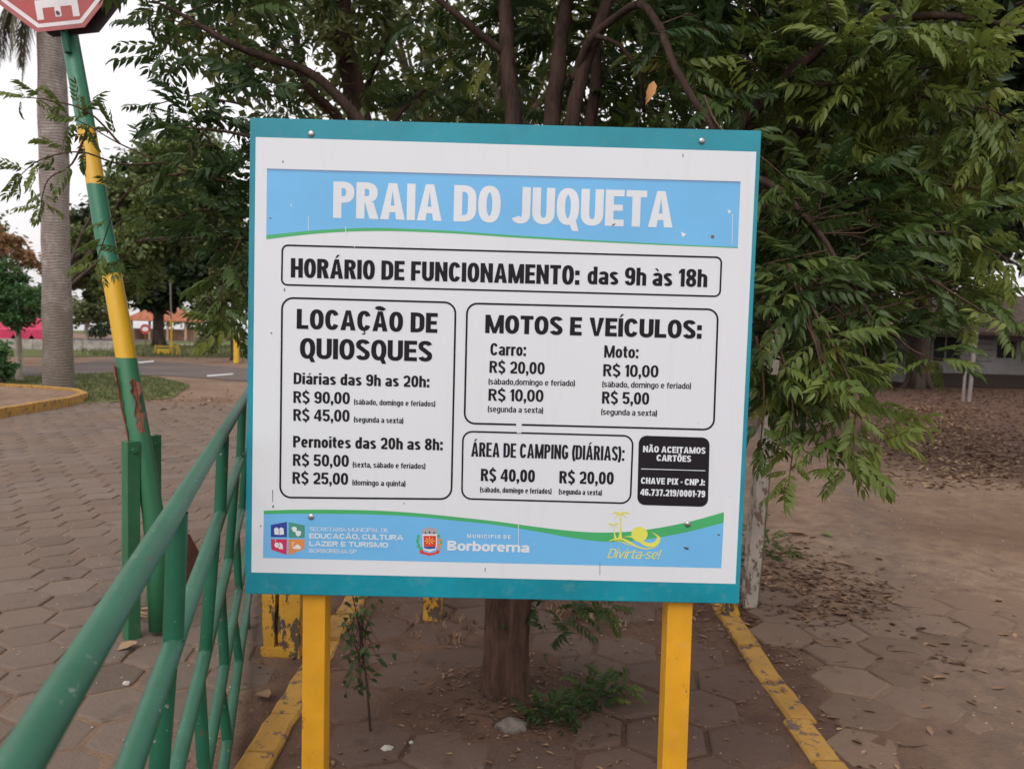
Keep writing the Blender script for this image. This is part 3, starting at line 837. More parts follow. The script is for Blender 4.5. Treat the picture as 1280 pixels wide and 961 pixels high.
outline((578.8, 539), (791.2, 544.7), (787.8, 628.8), (577.3, 623), 12, 2.2)
pts = rrect((798.6, 544.1), (887.1, 546.8), (884.8, 633.3), (796.3, 630.7), 10)
me = bpy.data.meshes.new('black_box'); me.from_pydata([(p.x, p.y, .0012) for p in pts], [], [tuple(range(len(pts)))[::-1]]); me.materials.append(BLACKP)
bb = bpy.data.objects.new('black_box', me); COL.objects.link(bb); bb.parent = sheet
line('NÃO ACEITAMOS', (803.6, 564.8), (881.7, 567), 7.9, 2.1, WHITEP, bb, track=.11)
line('CARTÕES', (820.5, 575.8), (863.6, 577.2), 7.9, 2.1, WHITEP, bb, track=.11)
panel_poly('divider_rule', [[(801.3, 585.3), (881.7, 587.6), (881.7, 588.5), (801.3, 586.2)]], .0014, WHITEP, bb)
line('CHAVE PIX - CNPJ:', (801, 604.2), (880.8, 606.6), 7.9, 2.0, WHITEP, bb, track=.11)
line('46.737.219/0001-79', (800.1, 618.8), (881.1, 621.2), 8.3, 2.0, WHITEP, bb, track=.10)

# secretariat logo
def zl(pts): return [(310 + x / 6.095, 640 + y / 6.095) for x, y in pts]
for pts, mt in (([(175, 96), (297, 72), (297, 189), (175, 188)], NAVYP), ([(311, 74), (432, 99), (433, 194), (311, 192)], TEALP),
                ([(175, 203), (296, 205), (294, 323), (178, 284)], CRIMP), ([(310, 205), (433, 205), (430, 277), (309, 325)], ORANP)):
    panel_poly('logo_tile', [zl(pts)], .0012, mt, ftr)
icons = [[(200, 128), (232, 118), (237, 124), (237, 172), (204, 168)], [(240, 124), (246, 118), (272, 128), (275, 168), (241, 172)],
         ]
panel_poly('book_icon', [zl([(200, 125), (218, 113), (235, 125), (235, 172), (203, 168)]), zl([(239, 125), (254, 113), (272, 124), (275, 168), (240, 172)])], .0015, WHITEP, ftr)
panel_poly('mask_icon', [zl([(332, 116), (352, 108), (370, 114), (374, 132), (362, 152), (342, 143)]), zl([(362, 145), (384, 138), (406, 146), (402, 172), (382, 186), (366, 172)])], .0015, WHITEP, ftr)
panel_poly('runner_icon', [zl([(205, 235), (222, 228), (238, 240), (232, 268), (214, 268), (202, 252)]), zl([(240, 226), (262, 240), (268, 262), (256, 268), (240, 250)]), zl([(232, 262), (252, 256), (272, 276), (262, 280), (236, 278)]), zl([(206, 212), (214, 210), (214, 220), (206, 222)])], .0015, WHITEP, ftr)
panel_poly('beach_icon', [zl([(332, 268), (360, 260), (366, 246), (386, 244), (398, 260), (406, 262), (400, 280), (352, 278)]), zl([(334, 228), (356, 228), (356, 234), (334, 234)]), zl([(332, 243), (350, 245), (350, 250), (334, 250)])], .0015, WHITEP, ftr)
line('SECRETARIA MUNICIPAL DE', (387.1, 663.2), (485.6, 664.7), 4.9, .75, WHITEP, ftr, track=.12)
line('EDUCAÇÃO, CULTURA', (386.8, 672.4), (504.1, 674.6), 6.4, 1.6, WHITEP, ftr, track=.14)
line('LAZER E TURISMO', (386.8, 681.9), (485.2, 683.9), 6.3, 1.6, WHITEP, ftr, track=.14)
line('BORBOREMA-SP', (386.8, 690.2), (445.9, 691.4), 4.9, .75, WHITEP, ftr, track=.12)
# municipal crest: mural crown, red shield, laurel branches, ribbon
def zc(pts): return [(510 + x / 7.53, 640 + y / 7.53) for x, y in pts]
def ell(cx, cy, rx, ry, n=14, a0=0, a1=360): return [(cx + rx * math.cos(R(a0 + (a1 - a0) * k / n)), cy + ry * math.sin(R(a0 + (a1 - a0) * k / n))) for k in range(n if a1 - a0 == 360 else n + 1)]
panel_poly('crest_leaves', [zc(ell(98, 230, 13, 22)), zc(ell(90, 270, 14, 24)), zc(ell(102, 312, 15, 24)), zc(ell(122, 345, 18, 18)), zc(ell(288, 225, 14, 20)), zc(ell(310, 285, 11, 16)), zc([(80, 215), (100, 212), (98, 222)]), zc([(76, 318), (96, 318), (94, 330)])], .0012, GREENP, ftr)
panel_poly('crest_berries', [zc(ell(300, 262, 20, 17)), zc(ell(296, 305, 20, 15)), zc(ell(290, 335, 18, 14))], .0014, ORANP, ftr)
panel_poly('crest_crown', [zc([(130, 165), (148, 148), (160, 152), (205, 138), (250, 152), (262, 148), (280, 165), (270, 205), (140, 205)])], .0013, GREYP, ftr)
panel_poly('crest_crown_windows', [zc(ell(165, 192, 9, 7)), zc(ell(204, 188, 9, 8)), zc(ell(246, 192, 9, 7))], .0015, BLACKP, ftr)
panel_poly('crest_border', [zc([(136, 205), (274, 205), (272, 318), (262, 350), (205, 372), (148, 350), (138, 318)])], .0014, WHITEP, ftr)
panel_poly('crest_shield', [zc([(146, 220), (264, 220), (262, 322), (148, 322)])], .0016, REDP, ftr)
panel_poly('crest_base', [zc([(148, 324), (262, 322), (255, 340), (205, 346), (158, 340)])], .0016, NAVYP, ftr)
panel_poly('crest_star', [zc([(203 + 44 * math.cos(R(a)) + 4 * math.sin(R(a)), 268 + 34 * math.sin(R(a)) - 4 * math.cos(R(a))), (203, 268), (203 + 44 * math.cos(R(a)) - 5 * math.sin(R(a)), 268 + 34 * math.sin(R(a)) + 5 * math.cos(R(a)))]) for a in (0, 45, 90, 135, 180, 225, 270, 315)], .0018, YELP, ftr)
panel_poly('crest_ribbon', [zc([(105, 360), (140, 352), (150, 372), (205, 384), (262, 372), (270, 352), (302, 362), (290, 386), (262, 392), (205, 408), (148, 394), (118, 388)])], .0015, REDP, ftr)
line('MUNICÍPIO DE', (584, 671.7), (638.2, 673.0), 4.7, 1.05, WHITEP, ftr, track=.34)
line('Borborema', (559.1, 687.4), (661.4, 690.2), 12.4, 3.2, WHITEP, ftr, track=.11)
# leisure logo: palms, sun, wave
def zp(pts): return [(740 + x / 10.67, 630 + y / 10.67) for x, y in pts]
def frond(x0, y0, x1, y1, x2, y2, wd):
    up, dn = [], []
    for k in range(7):
        t = k / 6; x = (1 - t) ** 2 * x0 + 2 * t * (1 - t) * x1 + t * t * x2; y = (1 - t) ** 2 * y0 + 2 * t * (1 - t) * y1 + t * t * y2
        w_ = wd * math.sin(math.pi * min(1, t * .85 + .15)); up.append((x, y - w_ * .4)); dn.append((x + w_ * .2, y + w_))
    return zp(up + dn[::-1])
pal = [zp([(374, 130), (392, 130), (390, 250), (392, 380), (402, 462), (345, 462), (366, 380), (376, 250)]),
       frond(385, 125, 330, 80, 258, 130, 16), frond(385, 125, 440, 80, 518, 132, 16), frond(385, 125, 330, 120, 295, 205, 14), frond(385, 125, 450, 130, 470, 222, 14), frond(385, 125, 400, 90, 440, 112, 12),
       zp([(280, 270), (294, 270), (300, 370), (330, 455), (296, 460), (290, 380)]),
       frond(287, 268, 245, 235, 205, 268, 12), frond(287, 268, 330, 235, 366, 265, 12), frond(287, 268, 250, 262, 235, 325, 10), frond(287, 268, 335, 270, 345, 332, 10)]
panel_poly('palm_emblem', pal, .0014, YELP, ftr)
panel_poly('sun_emblem', [zp(ell(632, 398, 108, 102, 24))], .0013, YELP, ftr)
def ribbon(top, bot): return zp(smooth(top, 30) + smooth(bot, 30)[::-1])
panel_poly('wave_emblem', [
    ribbon([(215, 495), (300, 455), (400, 450), (500, 490), (620, 560), (740, 585), (880, 560)], [(215, 497), (300, 478), (400, 478), (500, 530), (620, 582), (740, 600), (880, 565)]),
    ribbon([(425, 432), (520, 420), (620, 460), (720, 505), (800, 512), (850, 480), (862, 430), (800, 375)], [(425, 436), (520, 440), (620, 500), (720, 560), (820, 568), (890, 520), (908, 440), (870, 385)][:7] + [(802, 370)]),
    ribbon([(300, 490), (380, 488), (450, 520), (540, 562)], [(300, 496), (380, 500), (450, 535), (540, 564)])], .0016, YELP, ftr)
line('Divirta-se!', (759, 697), (823, 698.5), 12, 1.5, YELP, ftr, shear=.32, track=.13)

# screws through the board
for px, py in ((389, 167.5), (877, 176.5), (389, 645.5), (859.5, 654.5)):
    u, v = uv(px, py)
    mb = MB(); n = 12
    vs = []
    for r_, z_ in ((.0095, .0008), (.0095, .0025), (.0072, .0052), (.003, .0064)):
        vs += [(u + r_ * math.cos(2 * math.pi * k / n), v + r_ * math.sin(2 * math.pi * k / n), z_) for k in range(n)]
    fs = [(a * n + k, a * n + (k + 1) % n, (a + 1) * n + (k + 1) % n, (a + 1) * n + k) for a in range(3) for k in range(n)] + [tuple(3 * n + k for k in range(n))]
    mb.add(vs, fs); mb.build('screw', GALV, sign, True)
u, v = uv(890.5, 296.2)
MB().add([(u + .0055 * math.cos(a), v + .0055 * math.sin(a), .0016) for a in np.linspace(0, 5.7, 12)], [tuple(range(12))]) 
mb = MB(); mb.add([(u + .0055 * math.cos(a), v + .0055 * math.sin(a), .0016) for a in np.linspace(0, 5.7, 12)], [tuple(range(12))]); mb.build('screw_hole', inkm('rusty_hole', G3(.16, .10, .08), .8, False), sheet)
# scratches and little marks that wear has left on the print
SCR = inkm('scratch_white', G3(.60, .62, .65), .6, False); MRK = inkm('scuff_dark', G3(.09, .08, .08), .7, False)
for pts_ in ([(647.6, 636), (648.4, 636), (648.4, 688), (647.6, 688)], [(442.6, 306.4), (443.6, 306.4), (443.8, 309.6), (442.8, 309.6)], [(431.6, 284), (432.6, 284), (433, 292), (432.2, 292)], [(385, 270), (385.7, 270), (386.2, 288), (385.5, 288)], [(363, 256), (365, 254), (364.5, 259)], [(645, 528), (652, 528.4), (652, 541), (646, 541)], [(909, 262), (914, 264), (911, 268)], [(851, 290), (858, 293), (853, 297)], [(915, 268), (915.8, 268), (915.2, 306), (914.6, 306)]):
    panel_poly('scratch', [pts_], .0017, SCR, sheet)
for pts_ in ([(355, 361), (356.2, 360), (356.8, 364), (355.6, 364.4)], [(338.6, 415), (340.2, 415.6), (340, 417.6), (338.6, 417)], [(340.6, 612), (341.4, 612), (341.2, 627), (340.6, 627)], [(340.4, 632), (342.6, 630.4), (342.4, 633), (341, 635)], [(325.2, 656), (327, 656.4), (326.6, 658), (325.4, 657.6)], [(336.8, 272), (339.4, 272.6), (339, 274), (337, 273.4)], [(764.6, 281.4), (769, 279.2), (769.4, 280.6), (765.4, 282.8)], [(353, 201), (354.6, 201.6), (354.4, 203.6), (353.2, 203)], [(606, 709), (607, 709), (606.6, 714), (606, 714)], [(896.6, 667), (899.6, 667.4), (899.2, 669), (897, 668.6)], [(854, 683), (861, 684), (860, 687), (856, 686)], [(749.6, 702), (750.1, 702), (750, 718), (749.5, 718)], [(853, 192), (854, 193), (854, 197), (853, 196)], [(504, 628), (506, 628.4), (505.4, 630)]):
    panel_poly('scuff', [pts_], .0017, MRK, sheet)
# posts (in panel space: x right, y up, z towards the viewer)
def spost(pxL, pxR, pyt):
    a = uv(pxL[0], 800); b = uv(pxL[1], 800)
    w_ = b[0] - a[0]
    c = (a[0] + b[0]) / 2
    y1 = -.02; y0 = -2.62
    mb = MB(); mb.box((c, (y0 + y1) / 2, -.021 - .04), (w_, y1 - y0, .08), bevel=.004)
    return mb.build('post', YPOST, sign)
spost((375.6, 404.2), 0, 0); spost((835.2, 866.8), 0, 0)

# ------------------------------------------------------------------ older posts round the island
def wood_post(name, label, base, w, d, h, mat, lean=(0, 0), cat='post', group=None, rz=0.0, split=False):
    t = thing(name, label, cat, (base[0], base[1], 0), group)
    bm = bmesh.new(); bmesh.ops.create_cube(bm, size=1)
    for v in bm.verts: v.co = Vector((v.co.x * w, v.co.y * d, (v.co.z + .5) * (h + .06) - .06))
    bmesh.ops.subdivide_edges(bm, edges=[e for e in bm.edges if abs(e.verts[0].co.z - e.verts[1].co.z) > .1], cuts=9, use_grid_fill=True)
    for v in bm.verts:
        v.co.x += random.uniform(-.004, .004) + lean[0] * v.co.z; v.co.y += random.uniform(-.004, .004) + lean[1] * v.co.z
    bmesh.ops.bevel(bm, geom=[e for e in bm.edges if e.calc_face_angle(0) > .8], offset=.006, segments=2, affect='EDGES')
    me = bpy.data.meshes.new('shaft'); bm.to_mesh(me); bm.free(); me.materials.append(mat)
    o = bpy.data.objects.new('shaft', me); COL.objects.link(o); o.parent = t; t.rotation_euler.z = rz
    return t
# split double post on the left
b0 = gd(350, 815)
t = thing('weathered_post', 'thick weathered yellow wooden post split down the middle behind the left sign post', 'post', (b0.x, b0.y, 0), rz=R(-4))
for sgn, w_ in ((-1, .085), (1, .105)):
    mb = MB()
    vs = []; N_ = 8
    x0 = -w_ if sgn < 0 else .008
    for k in range(N_):
        z_ = -.02 + .62 * k / (N_ - 1); j = random.uniform(-.004, .004); ti = .022 * (1 - k / (N_ - 1)) if sgn < 0 else 0
        c_ = -.012 + .008 * k / (N_ - 1) if sgn < 0 else 0
        vs += [(x0 + ti + j, -.05, z_), (x0 + w_ + c_ + j, -.05, z_), (x0 + w_ + c_ + j, .06, z_), (x0 + ti + j, .06, z_)]
    fs = [(4 * k + a, 4 * k + (a + 1) % 4, 4 * k + 4 + (a + 1) % 4, 4 * k + 4 + a) for k in range(N_ - 1) for a in range(4)] + [(0, 1, 2, 3), tuple(4 * (N_ - 1) + a for a in range(4))]
    mb.add(vs, fs); mb.build('plank', YOLD, t)
mb = MB(); mb.box((.01, .0, .02), (.18, .105, .05), bevel=.006); mb.build('base_block', YOLD, t)
b1 = gd(541, 772); wood_post('weathered_post', 'short rough yellow wooden post under the middle of the sign', b1, .105, .10, .52, YOLD)
b2 = gd(911, 768); wood_post('weathered_post', 'yellow wooden stub at the far end of the right curb beside the whitewashed post', b2, .09, .09, .14, YOLD)
WASH = paint('flaking_whitewash', G3(.40, .35, .30), chips=.19, rough=.9, dust=.0, dirt=(.16, .11, .085), sc=1.2)
b3 = gd(936, 757)
t = wood_post('whitewashed_post', 'tall wooden post with flaking whitewash leaning right behind the sign', b3, .085, .06, 1.92, WASH, lean=(.045, 0), rz=R(6))
mb = MB()
mb.box((.088, .03, .95), (.04, .05, 1.9), Matrix.Rotation(R(2.58), 3, 'Y'), bevel=.004); mb.build('backing_board', flat('mossy_wood', G3(.12, .12, .075), .9, .1, .3), t)

# ------------------------------------------------------------------ GREEN PIPE RAILING on the left
rail = thing('pipe_railing', 'green painted steel pipe railing of five rails along the brick road', 'railing', (-.9, 2.2, 0))
RL = rail.location.copy()
# (drop below the eye, sideways offset from the line of sight along the rail)
RAILS = [(.345, .1985), (.612, .2060), (.99, .2320), (1.285, .2200), (1.50, .1980)]
vpx, vpy = 360, 402
dirv = ray(vpx, vpy); dirv.z = 0; dirv.normalize()
side = Vector((-dirv.y, dirv.x, 0))               # to the left of the rail direction
def rp(k, t):
    drop, lat = RAILS[k]
    return EYEV + dirv * t + side * lat + Vector((0, 0, -drop)) - RL
PR = .0192
for k in range(5):
    pts = [rp(k, t) for t in (-.9, 0.1, 1.0, 2.0, 3.0, 4.0, 5.2)]
    pts = [p + Vector((0, 0, random.uniform(-.003, .003))) for p in pts]
    MB().tube(pts, PR, 20).build('rail', GREEN, rail, True)
def t_at(py, drop):
    # distance along the rail at which something `drop` below the eye stands at picture height py
    d = drop / ((py - 404) / FPX)
    return d / dirv.dot(FW)
segs = {0: [1.59, 2.68, 3.80, 4.9], 1: [1.50, 2.46, 3.44, 4.4], 2: [1.45, 2.30, 3.06, 3.95], 3: [1.40, 2.25, 2.9, 3.6]}
for k, ts in segs.items():
    for t_ in ts:
        a = rp(k, t_) + Vector((0, 0, -PR * .6)); b = rp(k + 1, t_ + (.02 if k else 0)) + Vector((0, 0, PR * .75))
        MB().tube([a, a.lerp(b, .5), b], PR * (.96 if k else 1.0), 18, False).build('upright', GREEN, rail, True)
        # weld bead where the upright lands on the rail
        n = 16; ring = []
        for q in range(n + 1):
            an = 2 * math.pi * q / n
            ring.append(b + Vector((math.cos(an) * PR * .98, math.sin(an) * PR * .98, -PR * .12 - .5 * PR * abs(math.sin(an + .3)) ** 2)))
        MB().tube(ring, .0022, 6, False).build('weld', GREEN, rail, True)
for t_ in (1.38, 4.3):
    a = rp(4, t_); b = Vector((a.x, a.y, -.05)) ; b.z = -RL.z - .05
    MB().tube([a, b], PR * 1.0, 16).build('upright', GREEN, rail, True)

# ------------------------------------------------------------------ STOP SIGN and its guard rails
def PX(px, py, Y): return at(px, py, Y)
YB = 3.98
pts = [(199, 786), (196, 700), (191, 640), (183, 590), (176, 555), (168, 510), (160, 460), (150, 400), (139, 340), (128, 280), (118, 220), (108, 160), (97, 100), (87, 45), (78, -5), (70, -60)]
P3 = [at(px, py, YB + max(0, (560 - py)) * .0008) for px, py in pts]
stop = thing('stop_sign', 'leaning banded green and yellow stop sign pole with a red octagon turned sideways', 'sign', (P3[0].x, P3[0].y, 0))
SL = stop.location.copy()
PP = Mat('banded_pole_paint', .42, .45)
x, y, z = PP.sep()
bands = PP.ramp(PP.math('MULTIPLY', z, .25), [(0, G3(.03, .15, .07)), (.3548, G3(.03, .15, .07)), (.3549, G3(.60, .34, .012)), (.461, G3(.60, .34, .012)), (.4611, G3(.026, .15, .085)), (.580, G3(.026, .15, .085)), (.5801, G3(.60, .34, .03)), (.657, G3(.60, .34, .03)), (.6571, G3(.035, .17, .10))], 'CONSTANT')
nn = PP.noise(10, 6, .7, vscale=(1, 1, .6)); n2 = PP.noise(3.2, 5, .6, vscale=(1, 1, .7))
c = PP.mix(PP.ramp(nn, [(.70, 0.0), (.715, 1.0)]), bands, G3(.24, .20, .17))
lowz = PP.math('MAXIMUM', -.6, PP.math('SUBTRACT', 1.0, PP.math('ABSOLUTE', PP.math('MULTIPLY', PP.math('SUBTRACT', z, 1.18), 5.0))))      # battered stretch
kk = PP.math('ADD', n2, PP.math('MULTIPLY', lowz, .20))
c = PP.mix(PP.ramp(kk, [(.585, 0.0), (.60, 1.0)]), c, PP.mix(PP.ramp(PP.noise(14, 4), [(.45, 0.0), (.5, 1.0)]), G3(.17, .16, .16), G3(.23, .075, .045)))
PP.color(c); PP.bump(nn, .4, .006)
rad = [.050, .050, .051, .052, .053, .052, .050, .049, .048, .047, .046, .0455, .045, .0445, .044, .044]
mb = MB()
mb.tube([p - SL for p in P3], rad, 24); mb.build('pole', PP.m, stop, True)
# torn rusty sleeve round the battered stretch
RUST = bark('rusty_steel', G3(.09, .035, .022), G3(.24, .095, .06), 22)
for k_, (a0_, a1_, py0, py1) in enumerate(((22, 50, 553, 462), (118, 150, 540, 478))):
    tear = MB(); rows = 12; cols = 6; vs = []
    for i in range(rows):
        py_c = py0 + (py1 - py0) * i / (rows - 1)
        j = min(range(len(pts) - 1), key=lambda q: 0 if pts[q + 1][1] <= py_c <= pts[q][1] else 1)
        tt = (pts[j][1] - py_c) / (pts[j][1] - pts[j + 1][1]); c_ = P3[j].lerp(P3[j + 1], tt) - SL
        for q in range(cols):
            an = R(180 + a0_ + (a1_ - a0_) * q / (cols - 1) + (random.uniform(-9, 9) if q in (0, cols - 1) else 0))
            rr2 = .0545 + (.016 * i / rows if q in (0, cols - 1) else 0) + random.uniform(0, .002)
            vs.append(c_ + Vector((math.cos(an) * rr2, math.sin(an) * rr2, random.uniform(-.006, .006) + (random.uniform(0, .03) if i == rows - 1 else 0))))
    tear.add(vs, [(i * cols + q, i * cols + q + 1, (i + 1) * cols + q + 1, (i + 1) * cols + q) for i in range(rows - 1) for q in range(cols - 1)])
    tear.build('torn_sleeve', RUST, stop)
# octagonal plate
bc = at(84, 36, 4.30); ax = ray(84, 36)
axis_up = (at(70, -60, 4.42) - at(87, 45, 4.33)).normalized()
pn = Vector((.10, -1, .06)).normalized()
px_ = axis_up.cross(-pn) * -1
px_ = pn.cross(axis_up).normalized() * -1
if px_.x < 0: px_ = -px_
py_ = pn.cross(px_).normalized()
if py_.z < 0: py_ = -py_
W_ = .585; rO = W_ / 2 / math.cos(R(22.5))
foot = at(76, 37.5, 4.27)
roll_fix = Matrix.Rotation(R(-3.0), 3, pn)
px_ = roll_fix @ px_; py_ = roll_fix @ py_
cO = foot + py_ * (W_ / 2)
def octo(r, zoff): return [cO + px_ * (r * math.cos(R(22.5 + 45 * k))) + py_ * (r * math.sin(R(22.5 + 45 * k))) + pn * zoff - SL for k in range(8)]
# the plate is turned so that one flat side lies at the bottom, square to the pole
def plate(r, z0, z1, mat, name):
    a, b = octo(r, z0), octo(r, z1)
    mb = MB(); mb.add(a + b, [tuple(range(8))[::-1], tuple(range(8, 16))] + [(k, (k + 1) % 8, 8 + (k + 1) % 8, 8 + k) for k in range(8)])
    return mb.build(name, mat, stop)
REDS = paint('faded_sign_red', G3(.36, .045, .040), dust=.03, rough=.4)
SWHITE = paint('sign_white', G3(.66, .62, .64), dust=.03, rough=.4)
DARKM = flat('dark_sign_back', G3(.06, .04, .045), .6)
REDS2 = paint('sign_red_border', G3(.34, .075, .075), dust=.03, rough=.4)
plate(rO, -.004, .0, REDS2, 'plate')
pb = plate(rO * .985, -.045, -.041, DARKM, 'back_plate'); pb.location += Vector((.045, .03, .0))
plate(rO * .925, .0006, .0009, SWHITE, 'white_border')
pr_ = plate(rO * .855, .0012, .0015, REDS, 'red_field')
# PARE runs down the plate: letters turned a quarter turn clockwise, the E lowest
capS = .215; wordw = .50
def mapE(u, v, z):
    return tuple(cO - py_ * (u - wordw / 2 - .018) + px_ * (v - capS / 2) + pn * (.0022 + z) - SL)
vs, fs = text_geo('PARE', mapE, wordw, capS, .043, .07)
me = bpy.data.meshes.new('lettering'); me.from_pydata(vs, [], fs); me.materials.append(SWHITE)
o = bpy.data.objects.new('lettering', me); COL.objects.link(o); o.parent = stop
bo = MB(); cc_ = cO - py_ * .205 - SL + pn * .003
bo.tube([cc_, cc_ + pn * .006], .009, 10); bo.build('bolt', DARKM, stop)
bo = MB(); bo.tube([foot + py_ * .0 - pn * .05 - SL - py_ * .10, foot - pn * .03 - SL + py_ * .1], .02, 8); bo.build('clamp', GREEN, stop)

GREEND = paint('green_guard_paint', G3(.026, .125, .055), chips=.05, rough=.5, dust=.05, dirt=(.20, .07, .045))
def channel(label, px, pyb, pyt, Y, wf, yaw, hh=None):
    b = gd(px, pyb)
    top = at(px, pyt, b.y).z
    t = thing('guard_post', label, 'post', (b.x, b.y, 0), rz=yaw, group=None)
    w_, d_, th = wf, .07, .006
    mb = MB()
    for c_, dd in (((0, -d_ / 2, top / 2), (w_, th, top)), ((w_ / 2 - th / 2 - .0005, 0, top / 2), (th, d_ - th - .001, top)), ((-w_ / 2 + th / 2 + .0005, 0, top / 2), (th, d_ - th - .001, top))):
        mb.box(c_, dd, bevel=.0012)
    mb.build('channel', GREEND, t)
    n = MB(); n.tube([Vector((0, -d_ / 2 - .003, top - .045)), Vector((0, -d_ / 2 - .016, top - .045))], .013, 6); n.build('bolt_head', GREEND, t)
    return t
g1 = channel('green steel channel guard in front left of the leaning sign pole, with a rust patch', 164, 797, 551, 0, .062, R(50))
g2 = channel('green steel channel guard half hidden behind the leaning sign pole', 192, 768, 543, 0, .055, R(48))
# short bracket and rusty footing plate
b = gd(236, 748)
t = thing('rusty_plate', 'dark rusty steel plate leaning low behind the green railing', 'steel plate', (b.x, b.y, 0))
q = [at(228, 664, b.y + .02), at(236, 668, b.y), at(253, 700, b.y), at(243, 748, b.y), at(226, 750, b.y)]
q = [p - Vector((b.x, b.y, 0)) for p in q]
mb = MB(); mb.add(q + [p + Vector((0, .012, 0)) for p in q], [tuple(range(5)), tuple(range(9, 4, -1))] + [(k, (k + 1) % 5, 5 + (k + 1) % 5, 5 + k) for k in range(5)])
mb.build('plate', bark('rust_dark', G3(.04, .018, .014), G3(.10, .04, .03), 12), t)
# rope coiled at the guard's foot
rb = gd(188, 775)
rope_m = flat('old_rope', G3(.30, .20, .13), .9, .1, .25)
pts = []
for k in range(60):
    a = k / 60 * 2 * math.pi * 2.1
    pts.append(Vector((math.cos(a) * (.075 + .01 * math.sin(3 * a)), math.sin(a) * .06, .035 + .012 * math.sin(2 * a) + k * .0005)))
pts += [Vector((.10, -.02, .05)), Vector((.13, .0, .09)), Vector((.12, .01, .05))]
o = MB().tube(pts, .009, 7).build('rope', rope_m, None, True, loc=(rb.x - .01, rb.y, 0))
tag(o, 'frayed brown rope looped round the foot of the green guard', 'rope')

# ------------------------------------------------------------------ FOLIAGE TOOLS
def leaflet(base, d, n, L, W, bend):
    """one leaflet: folded along the midrib, sickle curved. returns verts, tris"""
    d = d.normalized(); s = d.cross(n).normalized(); n = s.cross(d).normalized()
    vs = [base]
    for t, w_ in ((.20, .86), (.50, .92), (.80, .38)):
        c = base + d * (L * t) + s * (bend * L * t * t) - n * (L * .22 * t * t)
        vs += [c - s * (W * w_ / 2) + n * (W * .16), c, c + s * (W * w_ / 2) + n * (W * .16)]
    vs.append(base + d * L + s * bend * L - n * (L * .26))
    ts = [(0, 1, 2), (0, 2, 3)]
    for a in (1, 4):
        ts += [(a, a + 3, a + 4), (a, a + 4, a + 1), (a + 1, a + 4, a + 5), (a + 1, a + 5, a + 2)]
    ts += [(7, 10, 8), (8, 10, 9)]
    return vs, ts
def compound_leaf(seed, pairs=6, L=.26, ll=.066, lw=.0235, droop=.5):
    rr = random.Random(seed)
    V, T = [], []
    pts = []
    p = Vector((0, 0, 0)); ang = R(rr.uniform(-5, 18)); yaw = rr.uniform(-.2, .2)
    N = 8
    for i in range(N + 1):
        pts.append(p.copy())
        ang -= droop * (1.6 / N) * (0.4 + i / N)
        yaw += rr.uniform(-.03, .03)
        p = p + Vector((math.cos(ang) * math.cos(yaw), math.sin(yaw) * math.cos(ang), math.sin(ang))) * (L / N)
    # rachis: thin three sided
    for i, q in enumerate(pts):
        r = .0017 * (1 - .6 * i / N)
        for k in range(3):
            a = 2 * math.pi * k / 3
            V.append(q + Vector((0, math.cos(a) * r, math.sin(a) * r)))
    for i in range(N):
        for k in range(3):
            a, b = i * 3 + k, i * 3 + (k + 1) % 3
            T += [(a, b, b + 3), (a, b + 3, a + 3)]
    def pos(t):
        f = t * N; i = min(int(f), N - 1); return pts[i].lerp(pts[i + 1], f - i), (pts[i + 1] - pts[i]).normalized()
    def add(vs, ts):
        b = len(V); V.extend(vs); T.extend([(i + b, j + b, k + b) for i, j, k in ts])
    up = Vector((0, 0, 1))
    for j in range(pairs):
        t = .24 + .70 * j / (pairs - 1)
        q, d = pos(t)
        sc = (.80 + .45 * math.sin(math.pi * (.25 + .6 * j / pairs))) * rr.uniform(.88, 1.1)
        for sgn in (-1, 1):
            q2 = pos(min(1, t + .015 * sgn))[0]
            sd_ = d.cross(up).normalized() * sgn
            dd = (d * rr.uniform(.55, .85) + sd_ * rr.uniform(.75, 1.0) - up * rr.uniform(.15, .75)).normalized()
            n = (up + sd_ * rr.uniform(.0, .6) + Vector((rr.uniform(-.3, .3), rr.uniform(-.3, .3), 0))).normalized()
            add(*leaflet(q2, dd, n, ll * sc, lw * sc * rr.uniform(.85, 1.15), .22 * sgn * -1))
    q, d = pos(1.0)
    add(*leaflet(q, (d - up * .25).normalized(), up, ll * 1.05, lw, rr.uniform(-.1, .1)))
    return np.array([tuple(v) for v in V], dtype=np.float32), np.array(T, dtype=np.int32)
NVAR = 14
LV = [compound_leaf(s, pairs=5 + s % 3, L=.22 + .02 * (s % 4), droop=.05 + .14 * (s % 6)) for s in range(NVAR)]

def rot_to(d, roll):
    """matrix whose x axis is d and whose z axis is up as far as possible"""
    d = d.normalized()
    up = Vector((0, 0, 1)) if abs(d.z) < .97 else Vector((0, 1, 0))
    y = up.cross(d).normalized(); z = d.cross(y)
    Mx = Matrix((d, y, z)).transposed()
    return Mx @ Matrix.Rotation(roll, 3, 'X')

